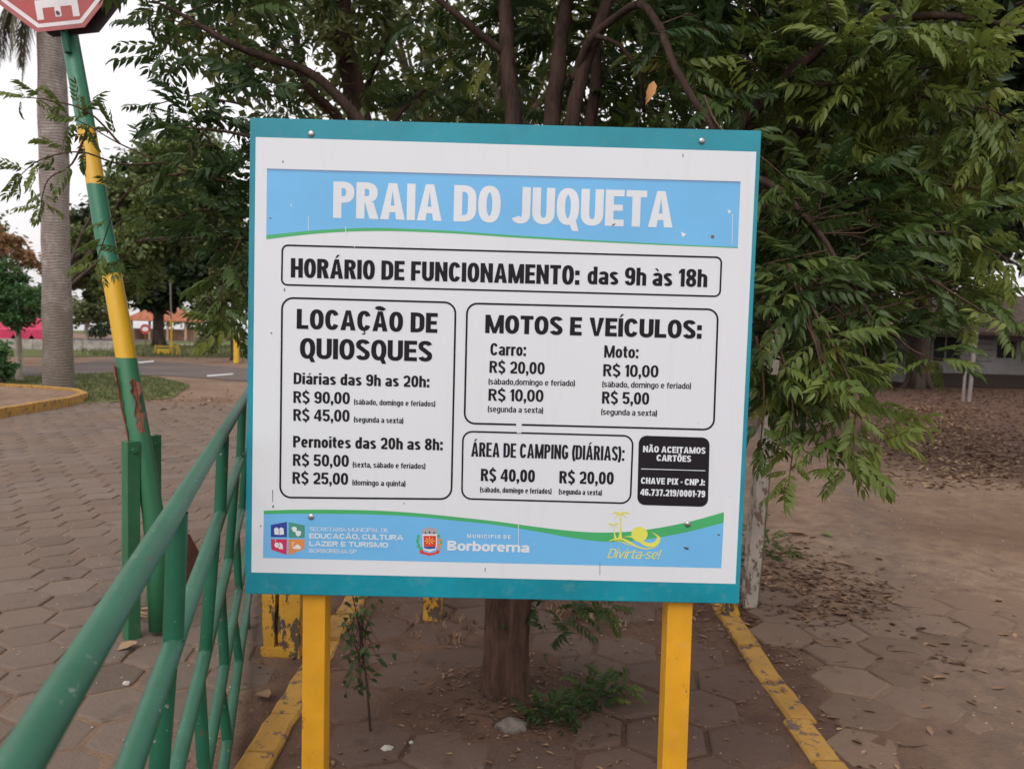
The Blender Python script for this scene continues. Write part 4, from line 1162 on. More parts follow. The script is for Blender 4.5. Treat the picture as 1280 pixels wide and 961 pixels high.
class Canopy:
    """compound leaves waiting to be placed: position, direction, roll, scale, tint"""
    def __init__(s): s.items = []; s.tw = MB()
    def leaf(s, p, d, scale=1.0, tint=.4):
        if random.random() < .03: tint = 1.0
        scale *= random.choice((.7, .85, 1.0, 1.0, 1.12))
        s.items.append((Vector(p), rot_to(Vector(d), random.uniform(-.95, .95)), scale, tint, random.randrange(NVAR)))
    def twig(s, pts, r0, r1=.0015):
        n = len(pts)
        s.tw.tube(pts, [r0 + (r1 - r0) * i / (n - 1) for i in range(n)], 5, False)
    def rosette(s, p, d, n=5, scale=1.0, tint=.4):
        d = Vector(d).normalized()
        a0 = random.uniform(0, 6.28)
        for k in range(n):
            a = a0 + 2.4 * k + random.uniform(-.3, .3)
            o = Vector((math.cos(a), math.sin(a), random.uniform(-.25, .75)))
            dd = (o + d * random.uniform(.3, 1.1)).normalized()
            q = Vector(p) - d * random.uniform(0, .07)
            s.leaf(q, dd, scale * random.uniform(.72, 1.1), tint + random.uniform(-.12, .12))
    def spray(s, ctrl, r0, n, scale=1.0, tint=.5, spread=.9, tail=True):
        """a leafy branch along control points with alternate leaves"""
        pts = [Vector(c) for c in ctrl]
        sm = []
        P_ = [pts[0]] + pts + [pts[-1]]
        for k in range(len(pts) - 1):
            p0, p1, p2, p3 = P_[k:k + 4]
            for i in range(5):
                t = i / 5
                sm.append(.5 * ((2 * p1) + (p2 - p0) * t + (2 * p0 - 5 * p1 + 4 * p2 - p3) * t * t + (3 * p1 - p0 - 3 * p2 + p3) * t ** 3))
        sm.append(pts[-1])
        s.twig(sm, r0)
        for k in range(n):
            t = (k + .6) / n; f = (t ** .85) * (len(sm) - 1); i = min(int(f), len(sm) - 2)
            q = sm[i].lerp(sm[i + 1], f - i); d = (sm[i + 1] - sm[i]).normalized()
            a = 2.4 * k + random.uniform(-.4, .4)
            u = d.cross(Vector((0, 0, 1))); u = u.normalized() if u.length > .05 else Vector((1, 0, 0)); w = d.cross(u)
            dd = d * .55 + (u * math.cos(a) + w * math.sin(a)) * spread
            s.leaf(q, dd, scale * random.uniform(.75, 1.1) * (1 - .25 * t), tint + .25 * t + random.uniform(-.1, .1))
        if tail: s.rosette(sm[-1], sm[-1] - sm[-3], 4, scale * .8, tint + .25)
    def fill(s, c, rad, tips, anchors, tint=.35, scale=1.0, n=(4, 7), thin=1.0, squash=.85):
        c = Vector(c)
        for k in range(tips):
            while True:
                v = Vector((random.uniform(-1, 1), random.uniform(-1, 1), random.uniform(-1, 1)))
                if v.length < 1 and v.length > .15: break
            p = c + Vector((v.x, v.y * .8, v.z * squash)) * rad
            a = min(anchors, key=lambda q: (q - p).length)
            a = a.lerp(c, random.uniform(.0, .5))
            d = (p - a)
            L = d.length
            mid = a.lerp(p, .55) + Vector((random.uniform(-.08, .08), random.uniform(-.08, .08), .06 * L + random.uniform(-.03, .03)))
            s0 = a.lerp(mid, max(0, 1 - .5 / max(L, .01)))
            s.twig([s0, mid, mid.lerp(p, .5) + Vector((0, 0, .02)), p], .003, .0012)
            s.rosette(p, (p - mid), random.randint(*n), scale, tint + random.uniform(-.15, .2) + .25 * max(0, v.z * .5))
    def flush(s, root, mat, twmat, single=300, name='leaf', mass='foliage'):
        s.tw.v = [tuple(Vector(v) - root.location) for v in s.tw.v]
        if s.tw.v: s.tw.build('twigs', twmat, root, True)['kind'] = 'stuff'
        RLoc = root.location
        def key(it):
            p = it[0]; d = p - EYEV; zc = d.dot(FW); u = d.dot(RC) / max(zc, .01) * FPX; v = -d.dot(UC) / max(zc, .01) * FPX
            # hidden behind the board?
            hid = zc > 2.4 and -310 < u < 290 and -300 < v < 250
            return (zc < .3 or abs(u) > 640 or abs(v) > 480 or hid, zc / it[2])
        s.items.sort(key=key)
        meshes = {}
        AV, AT, TT = [], [], []; n = 0
        for k, (p, M3, sc, tint, vi) in enumerate(s.items):
            V, T = LV[vi]
            if k < single:
                tb = max(0, min(9, int(tint * 10)))
                if (vi, tb) not in meshes:
                    me = bpy.data.meshes.new(name); me.from_pydata(V.tolist(), [], T.tolist())
                    a = me.attributes.new('tint', 'FLOAT', 'POINT'); a.data.foreach_set('value', [tb / 10 + .05] * len(V))
                    me.materials.append(mat); meshes[(vi, tb)] = me
                o = bpy.data.objects.new(name, meshes[(vi, tb)]); COL.objects.link(o); o.parent = root
                o.matrix_local = Matrix.Translation(p - RLoc) @ M3.to_4x4() @ Matrix.Scale(sc, 4)
            else:
                A = np.array(M3) * sc
                AV.append(V @ A.T + np.array(p - RLoc)); AT.append(T + n); TT.append(np.full(len(V), max(0, min(1, tint)))); n += len(V)
        if AV:
            o = np_mesh(mass, np.concatenate(AV), np.concatenate(AT), mat, np.concatenate(TT), root); o['kind'] = 'stuff'

def limb(mb, ctrl, r0, r1, n=10, wob=None):
    wob = min(.012, r0 * .10) if wob is None else wob
    pts = [Vector(c) for c in ctrl]; P_ = [pts[0]] + pts + [pts[-1]]; sm = []
    for k in range(len(pts) - 1):
        p0, p1, p2, p3 = P_[k:k + 4]
        for i in range(6):
            t = i / 6
            sm.append(.5 * ((2 * p1) + (p2 - p0) * t + (2 * p0 - 5 * p1 + 4 * p2 - p3) * t * t + (3 * p1 - p0 - 3 * p2 + p3) * t ** 3) + Vector((random.uniform(-wob, wob), random.uniform(-wob, wob), 0)))
    sm.append(pts[-1]); m_ = len(sm)
    mb.tube(sm, [r0 + (r1 - r0) * (i / (m_ - 1)) ** .8 for i in range(m_)], n, True, .12)
    return sm

# ------------------------------------------------------------------ THE NEEM TREE behind the sign
tb = gd(632, 868)
neem = thing('neem_tree', 'many stemmed neem tree growing from the paved island right behind the price board', 'tree', (tb.x, tb.y, 0))
O = neem.location.copy()
tr = MB()
zt = tb.y
fork = Vector((tb.x + .05, zt + .10, 1.25))
trunk = limb(tr, [Vector((tb.x, zt, -.08)), Vector((tb.x - .005, zt, .05)), Vector((tb.x + .0, zt + .03, .6)), fork], .108, .095, 16, .006)
# root flare
for k in range(7):
    a = k * .9 + .3; d = Vector((math.cos(a), math.sin(a), 0))
    limb(tr, [Vector((tb.x, zt, .22)) + d * .06, Vector((tb.x, zt, .05)) + d * .085, Vector((tb.x, zt, -.05)) + d * .13], .035, .02, 8, .004)
for o_ in (tr,): o_.v = [tuple(Vector(v) - O) for v in o_.v]
def W(px, py, Y): return at(px, py, Y)
anch = []
br = MB()
def L_(ctrl, r0, r1): 
    sm = limb(br, ctrl, r0, r1, 9); anch.extend(sm[4:]); return sm
L_([fork, W(648, 330, 3.5), W(641, 150, 3.55), W(634, 70, 3.6), W(628, -40, 3.7), W(600, -200, 3.9)], .055, .025)
L_([fork, W(668, 300, 3.55), W(690, 150, 3.6), W(700, 60, 3.65), W(715, -60, 3.8), W(720, -240, 4.0)], .055, .025)
L_([fork, W(690, 320, 3.4), W(712, 170, 3.4), W(728, 90, 3.4), W(762, 0, 3.4), W(800, -120, 3.4)], .045, .022)
L_([W(700, 290, 3.5), W(738, 150, 3.7), W(745, 70, 3.75), W(742, -40, 3.8)], .035, .02)
L_([W(718, 100, 3.42), W(735, 55, 3.35), W(770, 22, 3.25), W(800, 6, 3.1), W(822, 30, 2.95), W(840, 75, 2.85), W(862, 118, 2.8), W(888, 156, 2.78), W(912, 205, 2.75)], .019, .011)
L_([W(745, 45, 3.3), W(775, 58, 3.3), W(798, 90, 3.3), W(805, 140, 3.4)], .011, .008)
L_([fork, W(760, 330, 3.3), W(860, 230, 3.2), W(960, 120, 3.1), W(1060, 40, 3.0), W(1180, 20, 2.9), W(1290, 40, 2.8), W(1360, 60, 2.8)], .045, .003)
L_([W(860, 230, 3.2), W(950, 225, 3.0), W(1010, 275, 2.85), W(1050, 330, 2.7), W(1090, 400, 2.6)], .022, .0035)
L_([W(930, 160, 3.15), W(1020, 170, 3.3), W(1120, 210, 3.4), W(1230, 260, 3.4)], .022, .003)
L_([W(970, 110, 3.1), W(1040, 105, 3.0), W(1110, 92, 2.95), W(1190, 80, 2.9)], .014, .003)
L_([fork, W(560, 300, 3.5), W(480, 190, 3.5), W(400, 100, 3.5), W(300, 60, 3.4), W(230, 20, 3.4), W(190, 0, 3.4)], .045, .003)
L_([W(480, 190, 3.5), W(400, 200, 3.3), W(310, 170, 3.2), W(240, 160, 3.2)], .02, .003)
L_([W(560, 300, 3.5), W(430, 300, 3.4), W(320, 290, 3.3), W(270, 300, 3.3)], .02, .003)
L_([W(634, 70, 3.6), W(560, 10, 3.5), W(480, -60, 3.5)], .02, .01)
L_([W(720, -50, 3.7), W(860, -120, 3.3), W(1000, -150, 3.0)], .025, .01)
br.v = [tuple(Vector(v) - O) for v in br.v]
NB = bark('trunk_bark', G3(.024, .013, .010), G3(.110, .062, .046), 26, (1, 1, .2), .02)
# furrowed bark on the lower trunk: long ridges that split and join
bv, bf = [], []; NZ, NA = 70, 60
for i in range(NZ):
    z_ = -.06 + 1.32 * i / (NZ - 1); tt = z_ / 1.25
    cx_ = -.005 * (1 - tt) + .05 * max(0, tt) ** 2; cy_ = .03 * max(0, tt) + .07 * max(0, tt) ** 2
    for k in range(NA):
        an = 2 * math.pi * k / NA
        rg_ = float(N1(np.array([an * 3.2 + .25 * math.sin(z_ * 6)]) + 5, np.array([z_ * 2.2 + 3]))[0]) + .6 * float(N2(np.array([an * 8]) + 9, np.array([z_ * 6 + 30]))[0])
        rr__ = (.103 - .012 * min(1, max(0, tt)) + .035 * math.exp(-max(0, z_ + .03) / .05) * (1 + .5 * math.sin(an * 5))) * (1 + .16 * (rg_ - .8))
        bv.append((cx_ + math.cos(an) * rr__, cy_ + math.sin(an) * rr__, z_))
for i in range(NZ - 1):
    for k in range(NA): bf.append((i * NA + k, i * NA + (k + 1) % NA, (i + 1) * NA + (k + 1) % NA, (i + 1) * NA + k))
tr = MB(); tr.add(bv, bf)
tr.build('trunk', NB, neem, True); br.build('branches', BARK, neem, True)
cp = Canopy()
# big masses: (px, py, distance, radius m, twig tips, tint)
FS = .84
for px, py, Y, r, n, ti in (
    (985, 70, 3.1, .42, 46, .42), (1080, 70, 3.0, .42, 50, .50), (1170, 110, 3.0, .32, 34, .58), (900, 30, 3.3, .42, 34, .32),
    (1020, 180, 3.3, .42, 46, .30), (1120, 190, 3.2, .34, 34, .36), (1195, 200, 3.0, .24, 16, .48), (960, 160, 3.7, .45, 32, .22),
    (985, 290, 3.0, .32, 36, .25), (1070, 270, 2.9, .30, 32, .32), (1140, 300, 3.0, .28, 26, .40), (1200, 330, 2.9, .16, 10, .5),
    (985, 380, 2.7, .22, 20, .28), (1060, 380, 2.8, .24, 20, .26), (1130, 395, 2.9, .20, 12, .30), (965, 470, 2.65, .13, 10, .28),
    (1000, 480, 2.6, .14, 10, .42), (800, 60, 3.7, .45, 20, .16), (700, 10, 3.9, .5, 12, .14), (590, 50, 4.1, .4, 12, .14),
    (570, 110, 4.3, .3, 5, .15), (860, 120, 3.9, .35, 20, .18), (880, 90, 3.0, .25, 9, .3),
    (285, 230, 3.3, .26, 17, .10), (250, 170, 3.2, .22, 9, .14), (290, 130, 3.4, .26, 9, .12), (240, 50, 3.5, .24, 6, .3), (340, 20, 3.5, .35, 7, .25),
    (500, -10, 3.6, .3, 5, .25), (295, 310, 3.3, .20, 11, .1), (400, 100, 3.9, .28, 4, .25), (290, 400, 3.4, .10, 4, .35)):
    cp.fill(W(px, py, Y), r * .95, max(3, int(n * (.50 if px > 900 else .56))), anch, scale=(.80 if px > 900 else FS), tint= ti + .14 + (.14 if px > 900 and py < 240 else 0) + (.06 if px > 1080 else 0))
# crown above the frame and behind the board: shades the island, seen from other positions only
for px, py, Y, r, n in ((500, -230, 3.8, .7, 30), (750, -240, 3.6, .9, 60), (1000, -170, 3.2, .8, 50), (700, 90, 4.6, .8, 40), (560, 300, 3.9, .5, 20), (820, 320, 3.7, .5, 24), (250, -120, 3.7, .6, 30), (640, -500, 3.6, 1.1, 60)):
    cp.fill(W(px, py, Y), r, n, anch, .3, 1.25, (4, 6))
# hanging sprays that make the outline on the right
for ctrl, n, ti, sc in (
    ([(985, 330, 2.7), (1010, 400, 2.55), (1040, 470, 2.45), (1075, 520, 2.4), (1110, 558, 2.38)], 13, .55, .78),
    ([(1000, 360, 2.6), (1040, 430, 2.5), (1068, 500, 2.42), (1062, 590, 2.4)], 11, .50, .8),
    ([(960, 400, 2.6), (985, 470, 2.5), (992, 540, 2.45), (985, 610, 2.42)], 12, .66, .7),
    ([(990, 380, 2.6), (1020, 430, 2.5), (1035, 520, 2.45), (1045, 560, 2.43)], 10, .40, .9),
    ([(945, 420, 2.55), (955, 490, 2.5), (950, 560, 2.48)], 8, .3, .7),
    ([(1070, 330, 2.8), (1150, 345, 2.7), (1200, 372, 2.65), (1245, 400, 2.62), (1275, 412, 2.6)], 12, .5, .85),
    ([(1060, 360, 2.8), (1110, 410, 2.75), (1145, 440, 2.7), (1190, 452, 2.7)], 8, .36, .85),
    ([(1130, 300, 2.9), (1180, 290, 2.8), (1225, 305, 2.75), (1270, 330, 2.7)], 10, .72, .8),
    ([(1120, 220, 3.0), (1180, 230, 2.9), (1230, 240, 2.85), (1275, 265, 2.8)], 9, .72, .8),
    ([(1150, 120, 3.0), (1200, 130, 2.9), (1245, 140, 2.85), (1278, 160, 2.8)], 10, .66, .85),
    ([(1150, 60, 3.0), (1200, 55, 2.9), (1240, 40, 2.85)], 8, .62, .85),
    ([(1040, 380, 2.7), (1075, 420, 2.65), (1085, 470, 2.6), (1080, 480, 2.6)], 6, .35, .9),
    ([(880, 120, 2.8), (900, 160, 2.75), (950, 195, 2.7), (990, 230, 2.68)], 7, .45, .8)):
    cp.spray([W(*c) for c in ctrl], .006, n, sc, ti)
# sprays on the left, across the pole
for ctrl, n, ti, sc in (
    ([(330, 235, 3.3), (262, 222, 3.25), (205, 203, 3.2), (150, 180, 3.15), (112, 158, 3.1), (84, 145, 3.1)], 13, .45, .68),
    ([(205, 203, 3.2), (150, 205, 3.15), (100, 190, 3.1), (50, 200, 3.1), (20, 225, 3.1)], 9, .5, .6),
    ([(240, 215, 3.2), (190, 225, 3.2), (150, 250, 3.2), (130, 300, 3.2), (120, 330, 3.2)], 8, .42, .62),
    ([(150, 180, 3.15), (110, 140, 3.1), (60, 125, 3.1), (25, 122, 3.1)], 7, .5, .6),
    ([(300, 260, 3.3), (240, 265, 3.3), (190, 290, 3.3), (150, 330, 3.3)], 9, .25, .65),
    ([(300, 130, 3.4), (240, 120, 3.4), (205, 128, 3.4), (185, 135, 3.4)], 7, .3, .6),
    ([(290, 40, 3.5), (230, 30, 3.5), (195, 15, 3.5), (175, 10, 3.5)], 7, .4, .55),
    ([(300, 300, 3.2), (280, 350, 3.2), (275, 400, 3.2)], 7, .36, .8),
    ([(110, 160, 3.1), (90, 205, 3.1), (60, 225, 3.1), (50, 262, 3.1)], 6, .5, .55)):
    cp.spray([W(*c) for c in ctrl], .005, n, sc, ti)
cp.flush(neem, NEEM, TWIG)
# dead hanging leaf and a few orange ones
dl = Canopy()
tagd = thing('dead_leaf', 'single pale orange dead leaf hanging beside the branch above the board', 'leaf', W(817, 112, 2.9))
V, T = [], []
vs, ts = leaflet(Vector((0, 0, .03)), Vector((-.2, 0, -1)), Vector((0, -1, .1)), .085, .034, .1)
np_mesh('blade', np.array([tuple(v) for v in vs]), np.array(ts), flat('orange_dead_leaf', G3(.50, .24, .09), .7), None, tagd)

# ------------------------------------------------------------------ second tree behind the left half of the board
t2 = thing('slender_tree', 'thin forked tree whose bare dark stems rise behind the left half of the board', 'tree', (at(450, 480, 5.6).x, 5.6, 0))
O2 = t2.location.copy(); mb = MB(); an2 = []
def B2(ctrl, r0, r1):
    sm = limb(mb, ctrl, r0, r1, 9); an2.extend(sm[3:])
B2([Vector((O2.x, 5.6, -.05)), Vector((O2.x, 5.6, 1.0)), W(452, 250, 5.6), W(446, 150, 5.6), W(428, 60, 5.6), W(412, -40, 5.6), W(400, -200, 5.7)], .10, .04)
B2([W(456, 230, 5.6), W(452, 140, 5.6), W(436, 70, 5.5), W(430, 0, 5.5), W(436, -120, 5.5)], .07, .04)
B2([W(452, 200, 5.6), W(425, 150, 5.5), W(392, 115, 5.5), W(372, 60, 5.5), W(362, 10, 5.5)], .045, .02)
B2([W(420, 145, 5.5), W(385, 110, 5.3), W(350, 55, 5.2)], .03, .015)
B2([W(455, 200, 5.6), W(485, 160, 5.7), W(520, 120, 5.8), W(560, 100, 5.9)], .03, .012)
B2([W(330, 68, 5.2), W(300, 60, 5.2), W(270, 45, 5.2)], .012, .006)
B2([W(392, 115, 5.5), W(340, 120, 5.4), W(300, 90, 5.3)], .014, .006)
B2([W(452, 250, 5.6), W(440, 180, 5.8), W(480, 60, 6), W(540, -20, 6.1)], .03, .012)
mb.v = [tuple(Vector(v) - O2) for v in mb.v]
mb.build('trunk', BARK, t2, True)

# ------------------------------------------------------------------ simple leafed trees, built from clumps of single leaves
def clumps(blobs, nleaf, size, rr, flatc=.7, jitter=1.0, shell=.35, sub=26, subr=.30, hang=.3, elong=2.1):
    """blobs: (centre, (rx,ry,rz)). returns verts,tris,tint"""
    vol = np.array([b[1][0] * b[1][1] * b[1][2] for b in blobs]) ** (2 / 3); vol = vol / vol.sum()
    Vs, Ts, Tt = [], [], []; n0 = 0
    for (c, rad), w in zip(blobs, vol):
        rad = np.array(rad); c = np.array(c)
        ns = sub
        d = rr.normal(size=(ns, 3)); d /= np.linalg.norm(d, axis=1)[:, None]
        cc = c + d * (shell + (1 - shell) * rr.random((ns, 1)) ** .6) * rad
        csz = rr.uniform(.6, 1.25, ns); ctint = rr.uniform(-.22, .22, ns)
        n = int(nleaf * w); k = rr.integers(0, ns, n)
        g = rr.normal(size=(n, 3)) * .55; 
        p = cc[k] + g * (subr * csz[k])[:, None] * rad.mean()
        # leaf axes
        ax_ = rr.normal(size=(n, 3)); ax_[:, 2] = ax_[:, 2] * .6 - hang; ax_ /= np.linalg.norm(ax_, axis=1)[:, None]
        nn = rr.normal(size=(n, 3)); nn[:, 2] += flatc; s = np.cross(ax_, nn); s /= np.linalg.norm(s, axis=1)[:, None]
        nrm = np.cross(s, ax_)
        L = size * rr.uniform(.65, 1.3, n)[:, None]; Wd = L / elong
        v0 = p; v1 = p + ax_ * L * .45 + s * Wd / 2 + nrm * Wd * .12; v2 = p + ax_ * L - nrm * L * .12; v3 = p + ax_ * L * .45 - s * Wd / 2 + nrm * Wd * .12
        Vs.append(np.stack([v0, v1, v2, v3], 1).reshape(-1, 3))
        i = n0 + np.arange(n) * 4
        Ts.append(np.stack([np.stack([i, i + 1, i + 2], -1), np.stack([i, i + 2, i + 3], -1)], 1).reshape(-1, 3))
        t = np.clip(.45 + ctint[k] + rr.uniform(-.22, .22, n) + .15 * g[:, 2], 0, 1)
        Tt.append(np.repeat(t, 4)); n0 += n * 4
    return np.concatenate(Vs), np.concatenate(Ts), np.concatenate(Tt)
def tree(name, label, base, trunk_r, fork_h, blobs, nleaf, size, mat, barkm=BARKD, seed=1, group=None, lean=(0, 0), extra=(), **kw):
    """blobs in world coordinates (x, y, z, rx, ry, rz)"""
    t = thing(name, label, 'tree', (base[0], base[1], 0), group)
    st = random.getstate(); random.seed(seed)
    o = Vector((base[0], base[1], 0)); mb = MB()
    fk = Vector((lean[0], lean[1], fork_h))
    limb(mb, [Vector((0, 0, -.1)), Vector((0, 0, .12)), fk * .55, fk], trunk_r, trunk_r * .72, 12, trunk_r * .05)
    for k in range(5):
        a = k * 1.26 + .4; d = Vector((math.cos(a), math.sin(a), 0))
        limb(mb, [d * trunk_r * .5 + Vector((0, 0, trunk_r * 1.6)), d * trunk_r * .98 + Vector((0, 0, trunk_r * .35)), d * trunk_r * 1.6 + Vector((0, 0, -.08))], trunk_r * .4, trunk_r * .18, 7, 0)
    for b in blobs:
        c = Vector(b[:3]) - o
        mid = fk.lerp(c, .5) + Vector((random.uniform(-.1, .1), random.uniform(-.1, .1), .12)) * (c - fk).length
        sm = limb(mb, [fk - Vector((0, 0, trunk_r)), mid, c], trunk_r * .5, trunk_r * .12, 7, trunk_r * .05)
        for q in range(4):
            v = Vector((random.uniform(-1, 1) * b[3], random.uniform(-1, 1) * b[4], random.uniform(-.6, 1) * b[5])) * .75
            limb(mb, [sm[len(sm) // 2 + q], c.lerp(c + v, .5), c + v], trunk_r * .16, trunk_r * .04, 5, 0)
    for e in extra: limb(mb, [Vector(q) - o for q in e[0]], e[1], e[2], 7, .01)
    mb.build('trunk', barkm, t, True)
    V, T, Tt = clumps([((b[0] - o.x, b[1] - o.y, b[2]), (b[3], b[4], b[5])) for b in blobs], nleaf, size, np.random.default_rng(seed), **kw)
    np_mesh('crown', V, T, mat, Tt, t)
    random.setstate(st)
    return t
def blob(px, py, Y, r, ry=None, rz=None):
    p = at(px, py, Y); return (p.x, p.y, p.z, r, ry or r, rz or r)
# foliage of the slender tree
V, T, Tt = clumps([(tuple(Vector(blob(*b)[:3]) - O2), blob(*b)[3:]) for b in (
    (350, 40, 5.3, .42), (300, 90, 5.2, .32), (400, 90, 5.6, .42), (500, 60, 5.8, .55), (470, -60, 5.7, .7), (560, 110, 6, .45), (380, -60, 5.6, .6), (260, 30, 5.2, .36), (225, 60, 5.1, .20), (600, 40, 6.2, .5), (520, 130, 6.2, .35))],
    5200, .085, np.random.default_rng(3), hang=.5, subr=.26)
o = np_mesh('crown', V, T, MIXLEAF, Tt, t2)
# foliage that closes the view behind the neem on the right and behind the board
tree('dense_tree', 'large dark leaved tree with sky glinting through it behind the neem tree on the right', (7.9, 10.2), .30, 2.2,
     [blob(1150, 60, 8.5, 1.5), blob(1290, 120, 8.5, 1.5), blob(1230, 10, 8, 1.3), blob(1300, 255, 9.5, .8), blob(1000, 40, 9, 1.5), blob(1060, -120, 9, 1.9), blob(1350, -60, 9, 2), blob(1000, 170, 9.6, 1.1), blob(1200, 200, 9.6, .9), blob(1110, 170, 9.6, 1.0), blob(1230, -200, 9, 1.8)],
     46000, .15, DARKLEAF, seed=5, subr=.30, sub=44, hang=.55)
tree('leafy_tree', 'olive green tree with a few orange leaves standing behind the middle of the board', (-.6, 11.5), .22, 2.0,
     [blob(620, 60, 10.5, 1.3), blob(520, 100, 11, 1.1), blob(760, 50, 10.5, 1.4), blob(880, 60, 10.5, 1.4), blob(680, -80, 11, 1.7), blob(470, 20, 11, 1.1), blob(850, -100, 11, 1.7), blob(850, 170, 11, 1.2), blob(940, 190, 11, 1.1), blob(700, 180, 11, 1.2), blob(570, 190, 11.2, .9), blob(420, 170, 11.5, .7)],
     12000, .13, MIXLEAF, seed=6, sub=30, subr=.27, hang=.4)
tree('dense_tree', 'broad dark tree with a thick trunk in front of the shaded building', (14.9, 28.9), .40, 4.2,
     [blob(1130, 300, 27, 3.0, 3, 1.8), blob(1030, 320, 27, 2.8, 3, 1.8), blob(1200, 270, 25, 1.9, 2.5, 1.5), blob(1080, 200, 27, 3.5), blob(960, 300, 27, 3), blob(1180, 180, 28, 3), blob(1050, 375, 26, 1.2, 1.5, .8)],
     20000, .42, DARKLEAF, seed=8, sub=40, subr=.28, hang=.4)

# ------------------------------------------------------------------ seedlings and weeds round the trunk
def seedling(label, base, stems, leaves, sc, tint, name='seedling'):
    t = thing(name, label, 'plant', (base[0], base[1], 0))
    c_ = Canopy()
    for k in range(stems):
        a = random.uniform(0, 6.28); H = leaves[1] * random.uniform(.7, 1.0)
        p0 = Vector((base[0], base[1], -.01)); tp = p0 + Vector((math.cos(a) * H * .28, math.sin(a) * H * .28, H))
        c_.spray([p0, p0.lerp(tp, .5) + Vector((math.cos(a + 1), math.sin(a + 1), 0)) * H * .05, tp], .004, leaves[0], sc, tint, .9)
    c_.flush(t, NEEM, TWIG, single=60)
    return t
b = gd(463, 915); 
t = thing('seedling', 'slim sapling with small oval leaves standing right of the left yellow post', 'plant', (b.x, b.y, 0))
c_ = Canopy()
top = W(437, 742, b.y)
c_.twig([b, W(459, 860, b.y), W(452, 800, b.y), top + Vector((0, 0, .05))], .006, .002)
V, T, Tt = [], [], []
n0 = 0
for k in range(84):
    q = W(random.gauss(449, 14), random.uniform(745, 868), b.y + random.uniform(-.08, .08))
    vs, ts = leaflet(q, Vector((random.uniform(-1, 1), random.uniform(-.8, .8), random.uniform(-1, .2))), Vector((random.uniform(-.5, .5), -.6, 1)), random.uniform(.028, .045), random.uniform(.016, .024), 0)
    V += [tuple(v - b) for v in vs]; T += [(i + n0, j + n0, l + n0) for i, j, l in ts]; tt = random.uniform(.05, .5); Tt += [tt] * len(vs); n0 += len(vs)
    c_.twig([W(452 + (q.x * 0), 800 + random.uniform(-40, 40), b.y), q], .0015, .0008)
np_mesh('leaves', np.array(V), np.array(T), NEEM, np.array(Tt), t)
c_.tw.v = [tuple(Vector(v) - b) for v in c_.tw.v]; c_.tw.build('stem', TWIG, t, True)
def loc_seed(label, base, sprays, name='seedling'):
    t = thing(name, label, 'plant', (base.x, base.y, 0)); c_ = Canopy()
    for ctrl, n, ti, sc in sprays: c_.spray([W(*c) for c in ctrl], .0035, n, sc, ti)
    # canopy items are stored in world space; the twig mesh moves into the plant's own space
    c_.tw.v = [tuple(Vector(v) - t.location) for v in c_.tw.v]
    c_.flush(t, NEEM, TWIG, single=200); return t
b = gd(686, 862)
loc_seed('upright green seedling with drooping toothed leaves right of the tree trunk', b, [
    ([(686, 862, b.y), (684, 820, b.y), (682, 775, b.y), (680, 735, b.y)], 3, .2, .5),
    ([(682, 790, b.y), (700, 752, b.y), (735, 746, b.y - .05), (760, 756, b.y - .08)], 9, .3, .75),
    ([(683, 815, b.y), (705, 775, b.y), (730, 765, b.y)], 7, .25, .7),
    ([(682, 800, b.y), (665, 760, b.y), (645, 756, b.y)], 7, .22, .7)])
b = gd(752, 880)
loc_seed('low bushy green weed between the trunk and the right yellow post', b, [
    ([(752, 885, b.y), (745, 870, b.y), (728, 858, b.y)], 10, .3, .52), ([(752, 885, b.y), (765, 868, b.y), (790, 860, b.y)], 10, .4, .5), ([(752, 885, b.y), (755, 862, b.y), (758, 845, b.y)], 10, .3, .52), ([(752, 888, b.y - .02), (740, 885, b.y - .06), (725, 886, b.y - .1)], 8, .3, .5)], 'weed')
b = gd(690, 905)
loc_seed('dark leafy weed at the right foot of the tree trunk', b, [
    ([(690, 912, b.y), (680, 895, b.y), (665, 888, b.y)], 10, .15, .46), ([(690, 912, b.y), (700, 895, b.y), (715, 890, b.y)], 10, .2, .46), ([(690, 912, b.y), (690, 890, b.y), (690, 872, b.y)], 10, .2, .46)], 'weed')
b = gd(962, 700)
loc_seed('clump of green weed growing at the foot of the whitewashed post', b, [
    ([(955, 712, b.y), (950, 690, b.y), (944, 660, b.y)], 10, .25, .7), ([(960, 712, b.y), (975, 695, b.y), (992, 690, b.y)], 10, .3, .65), ([(960, 712, b.y), (962, 690, b.y), (960, 665, b.y)], 10, .3, .65)], 'weed')

# ------------------------------------------------------------------ FAR LEFT: planted bed, grass, asphalt, lake
def sheet_poly(name, pts, z, mat, kind='structure', n=1):
    me = bpy.data.meshes.new(name); me.from_pydata([(p[0], p[1], z) for p in pts], [], [tuple(range(len(pts)))]); me.materials.append(mat)
    if me.polygons[0].normal.z < 0:
        me.flip_normals()
    o = bpy.data.objects.new(name, me); COL.objects.link(o); return tag(o, kind=kind)
GRASSM = Mat('worn_grass', .95, .1)
_a = GRASSM.noise(.35, 5); _b = GRASSM.noise(14, 6, .75)
GRASSM.color(GRASSM.mix(GRASSM.ramp(_b, [(.4, 0.0), (.65, .8)]), GRASSM.ramp(_a, [(.35, G3(.060, .072, .026)), (.6, G3(.095, .105, .04)), (.75, G3(.17, .125, .08))]), G3(.15, .15, .06)))
GRASSM.bump(_b, .8, .03)
WATER = Mat('lake_water', .06, .5); WATER.color(G3(.25, .27, .28)); WATER.bump(WATER.noise(1.2, 3), .05, .05)
sheet_poly('lake', [(-1600, 146), (1600, 146), (1600, 2600), (-1600, 2600)], -.35, WATER.m)
def gp(px, py): 
    p = gd(px, py); return (p.x, p.y)
